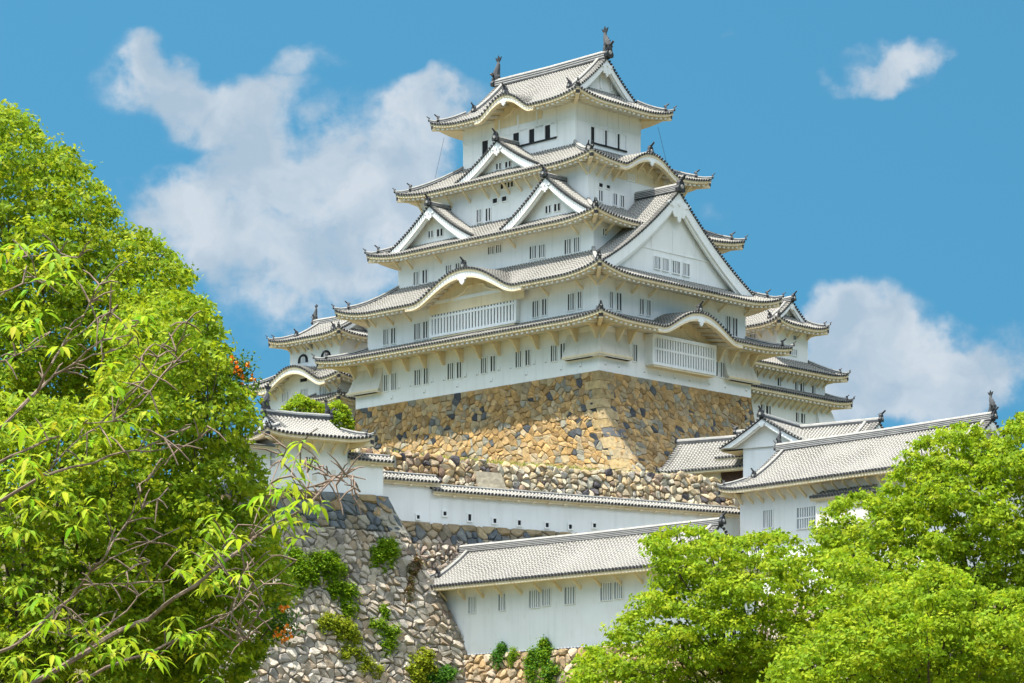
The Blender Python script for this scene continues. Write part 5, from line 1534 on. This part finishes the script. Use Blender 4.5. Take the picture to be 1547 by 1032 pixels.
def big_trees():
    tree('camphor_tree', 'tall dense camphor tree filling the upper left, its crown edge against the clouds', 'tree',
         [(-70, 150), (0, 160), (45, 178), (78, 225), (108, 222), (132, 266), (162, 295), (188, 340), (226, 352), (264, 388), (290, 426), (292, 470), (305, 520), (255, 610), (150, 650), (-70, 650)],
         97, 8, (26, 56), .19, 1.25, CAMPHOR, 3, (-17.5, 99), None, limbs=40)
    tree('camphor_tree', 'dense rounded camphor tree whose right side hides part of the plaster turret', 'tree',
         [(170, 480), (250, 440), (305, 450), (330, 495), (346, 535), (348, 572), (372, 590), (383, 632), (366, 672), (396, 704), (396, 760), (422, 828), (438, 890), (424, 945), (388, 1005), (340, 1050), (130, 1065), (110, 800)],
         90, 7, (26, 54), .19, 1.25, CAMPHOR, 4, (-10.5, 92), None, limbs=40)
    tree('camphor_tree', 'shaded lower camphor crown behind the bare cherry branches at bottom left', 'tree',
         [(-70, 610), (60, 600), (160, 620), (220, 720), (240, 900), (200, 1065), (-70, 1065)], 84, 4, (30, 58), .19, 1.2, CAMPHOR, 5, (-14.5, 86), None, limbs=30)
    tree('garden_tree', 'wide bright green tree with spreading tiers in front of the lowest plaster building', 'tree',
         [(884, 980), (906, 970), (930, 956), (944, 930), (964, 916), (978, 886), (998, 870), (986, 848), (972, 812), (1002, 800), (1042, 795), (1075, 800), (1110, 815), (1135, 806), (1160, 794), (1192, 806), (1240, 830), (1290, 826), (1345, 862), (1400, 900), (1440, 1060), (845, 1060), (868, 1010)],
         122, 7, (22, 46), .21, 1.15, MAPLE, 6, (9.5, 122), None, flat=.5, limbs=60)
    tree('garden_tree', 'tallest green tree on the right, covering the right end of the long tiled roof', 'tree',
         [(1226, 808), (1244, 774), (1262, 758), (1290, 742), (1322, 746), (1346, 730), (1350, 716), (1364, 692), (1386, 664), (1416, 650), (1452, 634), (1480, 642), (1492, 668), (1510, 650), (1547, 622), (1620, 600), (1620, 1065), (1330, 1065), (1280, 900), (1240, 838)],
         142, 8, (26, 54), .24, 1.15, MAPLE, 7, (25, 143), None, flat=.62, limbs=60)
    tree('garden_tree', 'low green tree filling the bottom right corner of the view', 'tree',
         [(1150, 1030), (1185, 985), (1230, 968), (1252, 930), (1300, 918), (1330, 880), (1372, 884), (1402, 850), (1450, 862), (1490, 900), (1530, 890), (1620, 905), (1620, 1070), (1140, 1070)], 106, 5, (24, 50), .20, 1.15, MAPLE, 8, (16, 107), None, flat=.6, limbs=36)
    tree('small_tree', 'small green tree behind the left end of the plaster turret roof', 'tree',
         [(424, 628), (436, 610), (452, 597), (470, 606), (488, 612), (498, 640), (460, 650), (424, 645)], 243, 1.2, (9, 15), .30, 1.6, MAPLE, 9, at(460, 700, 243)[:2], ground=28.6, trunk_r=.14, limbs=8, spray=.4)
    tree('small_tree', 'small green tree between the turret roof and the stone base', 'tree',
         [(496, 640), (498, 612), (512, 605), (524, 622), (532, 645), (520, 660), (500, 655)], 244, 1.0, (8, 13), .30, 1.6, MAPLE, 10, at(513, 700, 244)[:2], ground=28.6, trunk_r=.12, limbs=6, spray=.4)


def face_hit(u, v, x_ref=None):
    """point on the great left stone wall (sloping plane) seen at a photo pixel"""
    c, s = math.cos(R(31)), math.sin(R(31)); o = TF; k, h = ray(u, v); Y = 218.0
    for _ in range(30):
        z = h * Y; b = .33 * max(0, 28.45 - z); ox = (o[0] - CX * 0) + s * b; oy = o[1] - c * b
        t = (k * oy - ox) / (c - k * s); Y = oy + t * s
    return Vector((k * Y, Y, h * Y))


def shrub(label, blobs, cols, seed, hitf=face_hit, leaf=.24, group='shrubs rooted in the stone walls', name='wall_shrub', flowers=None, outw=.45):
    rg = np.random.default_rng(seed); rn = random.Random(seed); P, N, S, C = [], [], [], []; carr = np.array(cols)
    base = hitf(blobs[0][0], blobs[0][1] + blobs[0][3] * .6)
    root = bpy.data.objects.new(name, None); COL.objects.link(root); root.location = base; tag(root, label, 'shrub', group)
    mb = MB()
    nrm = Vector((.49, -.81, .31))
    parts = []
    for (u, v, ru, rv) in blobs:
        parts.append((u, v, ru * .72, rv * .72))
        for _ in range(5): a = rn.uniform(0, 6.28); parts.append((u + math.cos(a) * ru * .8, v + math.sin(a) * rv * .75, ru * rn.uniform(.2, .42), rv * rn.uniform(.2, .42)))
        for _ in range(2): parts.append((u + rn.uniform(-.6, .8) * ru, v + rv * rn.uniform(.9, 1.5), ru * rn.uniform(.12, .22), rv * rn.uniform(.25, .5)))
    for (u, v, ru, rv) in parts:
        c = hitf(u, v); px = F / c.y; a, b = ru / px, rv / px; dep = min(a, b) * .8
        c = c + nrm * dep * outw
        m = int(14 + 520 * a * b)
        for _ in range(m):
            d = rg.normal(size=3); d /= np.linalg.norm(d); rr = rg.random() ** .4 * (1 + .35 * mnoise.noise(Vector((u + d[0] * 1.7, v + d[1] * 1.7, d[2] * 1.7)))) * (rg.uniform(1, 1.45) if rg.random() < .16 else 1)
            q0 = np.array(c) + d * rr * np.array([a, dep, b]); k = int(rg.integers(4, 8))
            P.append(q0 + rg.normal(size=(k, 3)) * .16); N.append(np.array([d[0] * .4, d[1] * .5, d[2] * .4 + .8]) + rg.normal(size=(k, 3)) * .4)
            S.append(leaf * rg.uniform(.6, 1.25, k)); C.append(carr[rg.integers(len(carr))] * rg.uniform(.82, 1.18, (k, 1)))
        w = hitf(u, v + rv * .5) - nrm * .2
        mb.tube([w - base, w.lerp(c, .5) - base, c + Vector((0, 0, b * .5)) - base], [.06, .045, .02], 'bark', 5)
    leaf_object('foliage', np.concatenate(P) - np.array(base), np.concatenate(N), np.concatenate(S), np.concatenate(C), .5, root, rg)
    mb.build('stems', root)
    return root


def wall_plants():
    G1 = [(.20, .34, .012), (.26, .37, .014), (.16, .30, .012)]; G2 = [(.32, .38, .02), (.38, .40, .025), (.26, .34, .02)]; G3 = [(.09, .24, .03), (.13, .28, .03)]
    shrub('largest leafy shrub spilling over the upper left of the grey stone wall', [(478, 852, 34, 22), (502, 862, 18, 20), (450, 868, 18, 22), (442, 848, 14, 18)], G1, 61)
    shrub('round shrub in the stone wall corner just under the turret footing', [(578, 828, 18, 20), (570, 842, 13, 14), (592, 838, 12, 14)], G1, 62)
    shrub('shrub below the largest leafy shrub, halfway down the grey wall', [(520, 893, 21, 16), (504, 890, 12, 11), (526, 920, 11, 13)], G1, 63)
    shrub('spreading yellow green shrub in the middle of the grey wall', [(496, 942, 20, 14), (520, 952, 24, 16), (530, 966, 13, 10)], G2, 64)
    shrub('narrow creeping plant trailing down the lower grey wall', [(530, 985, 20, 9), (552, 1002, 18, 9), (566, 1012, 10, 7)], G2, 65, leaf=.2)
    shrub('thin upright creeper on the right part of the grey wall', [(572, 945, 14, 9), (588, 958, 14, 12), (584, 976, 12, 10), (580, 924, 6, 8)], G1, 66, leaf=.2)
    shrub('pale yellowish bush at the foot of the wall corner', [(634, 1006, 22, 18), (628, 1024, 16, 14), (640, 990, 12, 9)], G2, 67)
    shrub('dark green bush at the foot of the wall beside the pale bush', [(672, 1022, 17, 13), (655, 1028, 15, 10)], G3, 68)
    shrub('thin reddish creeper in the notch above the low roof corner', [(622, 868, 8, 12), (628, 850, 6, 9), (617, 895, 5, 10)], [(.16, .10, .035), (.12, .15, .02), (.20, .09, .04)], 69, leaf=.17)
    # vines on the orange footing of the lowest building
    def foot_hit(u, v):
        c, s = math.cos(R(-44.1)), math.sin(R(-44.1)); k, h = ray(u, v); X0, Y0 = (640 - CX) / F * 226, 226
        Y = 215.0
        for _ in range(20):
            b = .2 * max(0, 15.95 - h * Y) + .25; ox = X0 + s * b; oy = Y0 - c * b; t = (k * oy - ox) / (c - k * s); Y = oy + t * s
        return Vector((k * Y, Y, h * Y))
    shrub('small vine tuft at the left of the orange stone footing', [(752, 992, 9, 9), (756, 982, 6, 7)], G3, 70, foot_hit, .2, outw=.2)
    shrub('larger green vine hanging over the orange stone footing', [(805, 990, 11, 14), (826, 988, 13, 13), (806, 1015, 10, 14), (832, 1016, 14, 16), (824, 974, 6, 7)], G3 + G1, 71, foot_hit, .22, outw=.2)
    shrub('small fern-like sprig between the two vines on the orange footing', [(775, 990, 5, 9)], G1, 72, foot_hit, .17, outw=.2)
    # trumpet vines with orange flowers at the edge of the dense tree
    for (lab, u, v, Y, seed, spots) in (('orange flowering trumpet vine at the tree edge beside the left small keep', 366, 560, 88, 81, [(352, 548), (362, 560), (372, 552), (383, 570), (366, 572), (356, 562)]),
                                        ('orange flowering trumpet vine low on the tree edge against the grey wall', 424, 945, 86, 82, [(428, 921), (432, 918), (424, 955), (432, 962), (436, 950), (429, 968), (421, 962)])):
        rg = np.random.default_rng(seed); b = Vector(at(u, v, Y)); root = bpy.data.objects.new('trumpet_vine', None); COL.objects.link(root); root.location = b; tag(root, lab, 'flowering vine', 'orange trumpet vines')
        n = 420; q = rg.normal(size=(n, 3)) * np.array([.26, .25, .30]); leaf_object('foliage', q, rg.normal(size=(n, 3)) * .5 + np.array([0, -.3, .8]), .16 * rg.uniform(.6, 1.2, n), np.array([(.07, .15, .02)] * n) * rg.uniform(.8, 1.2, (n, 1)), .5, root, rg)
        mb = MB(); mb.tube([(.2 - .9, .6, -.4), (-.4, .3, -.1), (0, 0, 0), (.2, -.1, .2)], [.03, .025, .02, .01], 'bark', 5); mb.build('stem', root)
        for (fu, fv) in spots:
            c = Vector(at(fu, fv, Y - .45)) - b; mb = MB()
            for j in range(5):
                d = Vector(rg.normal(size=3)); d.y = -abs(d.y) * .7; d.normalize(); s_ = .062 * rg.uniform(.8, 1.2); o = c + Vector(rg.normal(size=3)) * .06
                a = d.cross(Vector((0, 0, 1))).normalized(); bb = d.cross(a); tip = o + d * s_ * 1.4
                i = mb.idx([tuple(o)] + [tuple(tip + (a * math.cos(k * 1.2566) + bb * math.sin(k * 1.2566)) * s_) for k in range(5)])
                for k in range(5): mb.face((i, i + 1 + k, i + 1 + (k + 1) % 5), 'petal')
            mb.build('flower', root)


def cherry():
    """near tree at the left: long bare-ended branches with drooping toothed leaves"""
    Y = 17.0; rn = random.Random(5); rg = np.random.default_rng(5)
    O = Vector((-4.3, 17.3, -1.6)); root = bpy.data.objects.new('cherry_tree', None); COL.objects.link(root); root.location = O
    tag(root, 'near cherry tree at the left edge with long bare-tipped branches and drooping yellow-green leaves', 'tree')
    br = [  # (pixels from base to tip), base radius px
        ([(-120, 720), (5, 641), (56, 591), (82, 565), (112, 548), (155, 515), (198, 506), (211, 486)], 5.5), ([(56, 591), (80, 548), (92, 529), (108, 500), (125, 476), (142, 440), (161, 420)], 3.4), ([(112, 548), (140, 535), (175, 528), (205, 505)], 2.4), ([(92, 529), (115, 508), (150, 480), (178, 462)], 2),
        ([(-120, 760), (15, 690), (72, 664), (105, 647), (150, 640), (185, 628)], 4.5), ([(-60, 790), (63, 720), (109, 707), (165, 690), (211, 680), (250, 664), (287, 644)], 4.4), ([(211, 680), (245, 678), (274, 677), (300, 662), (313, 644)], 2.2), ([(63, 720), (85, 695), (120, 665), (152, 642)], 3),
        ([(150, 640), (201, 595), (227, 565), (244, 519), (256, 508)], 2.2), ([(170, 635), (211, 611), (244, 568), (267, 532), (278, 505), (283, 489)], 2.4), ([(227, 565), (217, 540), (213, 548)], 1.2), ([(244, 568), (262, 550), (272, 545)], 1.1),
        ([(-80, 1110), (129, 986), (183, 954), (225, 935), (267, 903), (322, 861), (363, 829), (415, 793), (450, 771), (479, 748), (506, 719), (523, 716), (535, 728), (546, 744)], 6.5),
        ([(479, 748), (472, 735), (464, 714), (461, 694)], 1.6), ([(464, 759), (441, 718), (447, 691), (452, 672)], 1.6), ([(415, 793), (408, 750), (418, 705), (427, 689), (444, 668)], 1.7), ([(506, 719), (490, 714), (487, 704)], 1), ([(523, 716), (534, 725), (536, 742), (533, 748)], 1), ([(493, 733), (489, 716), (484, 709)], 1.2), ([(506, 719), (508, 735), (511, 748)], .9),
        ([(-60, 1010), (16, 977), (58, 948), (106, 906), (138, 864), (161, 838), (190, 790), (206, 761), (225, 722), (238, 700)], 4.8), ([(106, 906), (122, 893), (167, 883), (225, 880), (265, 876)], 2.2), ([(138, 864), (167, 845), (225, 819), (270, 796)], 2.2), ([(190, 790), (215, 768), (240, 752), (256, 737)], 1.8), ([(167, 883), (190, 862), (205, 856), (226, 850)], 1.6),
        ([(129, 986), (151, 957), (193, 922), (232, 883), (251, 854)], 3.2), ([(80, 1060), (160, 1010), (225, 989), (280, 961), (322, 941), (347, 925), (380, 896), (418, 870), (447, 845)], 4.4),
        ([(347, 925), (341, 941), (351, 964), (366, 968), (376, 957), (385, 935), (396, 925)], 1.6), ([(347, 925), (357, 906), (363, 880), (383, 854)], 1.8), ([(380, 896), (392, 905), (388, 930), (372, 962), (358, 968)], 1.3), ([(363, 880), (345, 868), (338, 858)], 1.2), ([(380, 896), (378, 870), (372, 850)], 1.2), ([(363, 829), (382, 790), (398, 755)], 2.2), ([(322, 861), (345, 820), (360, 795)], 2),
        ([(16, 977), (45, 958), (80, 940), (110, 935), (135, 938)], 1.8), ([(58, 948), (90, 955), (125, 962), (150, 955)], 1.6), ([(-60, 560), (10, 545), (40, 530), (75, 500)], 3), ([(-80, 430), (0, 395), (40, 385), (90, 380), (118, 388)], 3), ([(-80, 470), (10, 440), (55, 425), (100, 430)], 2.6)]
    mb = MB()
    for pts, r0 in br:
        n = len(pts); Ys = Y + rn.uniform(-.7, .7); P = []
        for i, (u, v) in enumerate(pts): P.append(Vector(at(u + rn.uniform(-2, 2), v + rn.uniform(-2, 2), Ys - .25 * math.sin(i * 1.7))) - O)
        # finer, slightly crooked
        Q = []
        for i in range(n - 1):
            Q.append(P[i]); Q.append(P[i].lerp(P[i + 1], .5) + Vector((rn.uniform(-1, 1), rn.uniform(-1, 1), rn.uniform(-1, 1))) * .014)
        Q.append(P[-1]); m = len(Q)
        mb.tube(Q, [max(.0035, r0 / 370 * (1 - .86 * (i / (m - 1)) ** .8)) for i in range(m)], 'bark_pale', 6)
        # spur twigs
        for _ in range(int(m * .9)):
            i = rn.randrange(m // 3, m); d = Vector((rn.uniform(-1, 1), rn.uniform(-.5, .5), rn.uniform(-.9, 1))).normalized() * rn.uniform(.05, .20)
            mb.tube([Q[i], Q[i] + d * .6 + Vector((0, 0, .012)), Q[i] + d], [.006, .005, .003], 'bark_pale', 4)
    mb.build('branches', root)
    mb = MB(); tr = [Vector((0, 0, -.3)), Vector((.05, 0, .8)), Vector((.0, .1, 2.0)), Vector((.15, 0, 3.4)), Vector((.1, -.1, 4.6)), Vector((.3, 0, 6.0))]
    mb.tube(tr, [.24, .2, .17, .14, .1, .05], 'bark', 10)
    for (u, v, k) in ((-120, 720, 3), (-120, 760, 3), (-60, 790, 2), (-80, 1110, 1), (-60, 1010, 2), (80, 1060, 1), (-60, 560, 4), (-80, 430, 4), (-80, 470, 4)):
        b = Vector(at(u, v, Y)) - O; mb.tube([tr[k], tr[k].lerp(b, .5) + Vector((0, 0, .1)), b], [.06, .04, .026], 'bark', 7)
    mb.build('trunk', root)
    spots = [(20, 368), (48, 380), (75, 392), (100, 396), (20, 400), (60, 408), (92, 425), (15, 430), (40, 440), (10, 470), (35, 455), (60, 470), (20, 500), (50, 520), (12, 545), (40, 560), (75, 555), (15, 585), (60, 610), (95, 535), (150, 500), (165, 478), (188, 495), (205, 498), (198, 522), (215, 482),
             (165, 562), (182, 570), (200, 580), (150, 608), (170, 616), (190, 612), (205, 630), (188, 640), (120, 622), (95, 632), (60, 650), (35, 640), (15, 655), (75, 672), (105, 660), (135, 655), (155, 668), (40, 690), (18, 705), (65, 700), (95, 715), (30, 735), (60, 750), (10, 755), (85, 760), (110, 780), (125, 765), (40, 785), (60, 800), (15, 800),
             (322, 790), (340, 786), (352, 795), (300, 848), (285, 846), (312, 832), (330, 836), (372, 742), (395, 735), (415, 745), (438, 738), (455, 742), (442, 785), (462, 792), (410, 772), (428, 772), (452, 770), (332, 876), (318, 885), (360, 832), (455, 706), (444, 712), (461, 698), (300, 862), (470, 690),
             (45, 905), (65, 895), (20, 960), (90, 930), (40, 1012), (12, 1005), (70, 1000), (100, 985), (130, 1000), (155, 975), (180, 960), (205, 975), (232, 955), (250, 968), (270, 975), (292, 985), (315, 980), (250, 1005), (215, 1015), (180, 1022), (140, 1030), (95, 1028), (60, 1030), (290, 960), (160, 935), (300, 1000), (230, 990), (200, 940), (270, 945), (15, 1030), (165, 1000), (120, 965)]
    mb = MB()
    cols = [(.28, .40, .015), (.34, .44, .018), (.22, .36, .015), (.40, .45, .025), (.17, .31, .015)]
    for (u, v) in spots:
        if rn.random() < .22: continue
        Yc = Y + rn.uniform(-1.1, .8); c0 = Vector(at(u, v, Yc)) - O
        for w in range(rn.randint(1, 3)):
            c = c0 + Vector((rn.gauss(0, .06), rn.gauss(0, .1), rn.gauss(0, .05)))
            k = rn.randint(5, 8); ph = rn.uniform(0, 6.28)
            for j in range(k):
                az = ph + j * 6.28 / k + rn.uniform(-.3, .3); el = rn.uniform(-.75, .35)
                d = Vector((math.cos(az) * math.cos(el), math.sin(az) * math.cos(el), math.sin(el))); L = rn.uniform(.065, .11); W = L * rn.uniform(.30, .40)
                side = d.cross(Vector((0, 0, 1)))
                side = (side if side.length > .1 else Vector((1, 0, 0))).normalized(); dn = Vector((0, 0, -1))
                A = c + d * .02; pr = [(0, .1), (.3, .92), (.62, .8), (1, .02)]; rows = []
                for (t, wd) in pr:
                    p = A + d * L * t + dn * L * .42 * t * t; up = side.cross(d) * W * .16
                    rows.append((p - side * W * wd * .5 + up * wd, p, p + side * W * wd * .5 + up * wd))
                col = tuple(x * rn.uniform(.85, 1.15) for x in rn.choice(cols)); col = tuple(col)
                i = mb.idx([tuple(q) for r in rows for q in r])
                for a in range(3):
                    for b in range(2):
                        mb.face((i + a * 3 + b, i + a * 3 + b + 1, i + a * 3 + b + 4, i + a * 3 + b + 3), 'leaf', None, col)
    mb.build('leaves', root, True)


big_trees()
wall_plants()
cherry()


def grass():
    rg = np.random.default_rng(17); P = []
    c, s_ = math.cos(R(31)), math.sin(R(31))
    for _ in range(1500):        # along the lip of the rubble wall
        x = rg.uniform(5.5, 42); y = rg.uniform(9.1, 9.9); P.append((TF[0] + x * c - y * s_, TF[1] + x * s_ + y * c, 33.35 + rg.uniform(0, .1)))
    k = R(45.9); c, s_ = math.cos(k), math.sin(k); X0 = (905 - CX) / F * 260
    for _ in range(1500):        # at the foot of the keep base
        if rg.random() < .5: x, y = -3.0 - rg.uniform(.1, 1.4), rg.uniform(-7, 32)
        else: x, y = rg.uniform(-4, 22), -6.6 - rg.uniform(.1, 1.2)
        P.append((X0 + x * c - y * s_, 260 + x * s_ + y * c, 33.3 + rg.uniform(0, .25)))
    P = np.array(P); n = len(P); ax = rg.normal(size=(n, 3)) * .35 + np.array([0, 0, 1.0]); nr = rg.normal(size=(n, 3)) + np.array([0, -1.2, .2])
    cols = np.array([(.30, .33, .05), (.38, .36, .09), (.24, .30, .04), (.42, .37, .15)])[rg.integers(0, 4, n)]
    o = leaf_object('grass', P, nr, rg.uniform(.25, .7, n), cols, .14, None, rg, axis=ax)
    tag(o, 'dry grass fringe along the top of the rubble wall', 'grass', None, 'stuff')


grass()
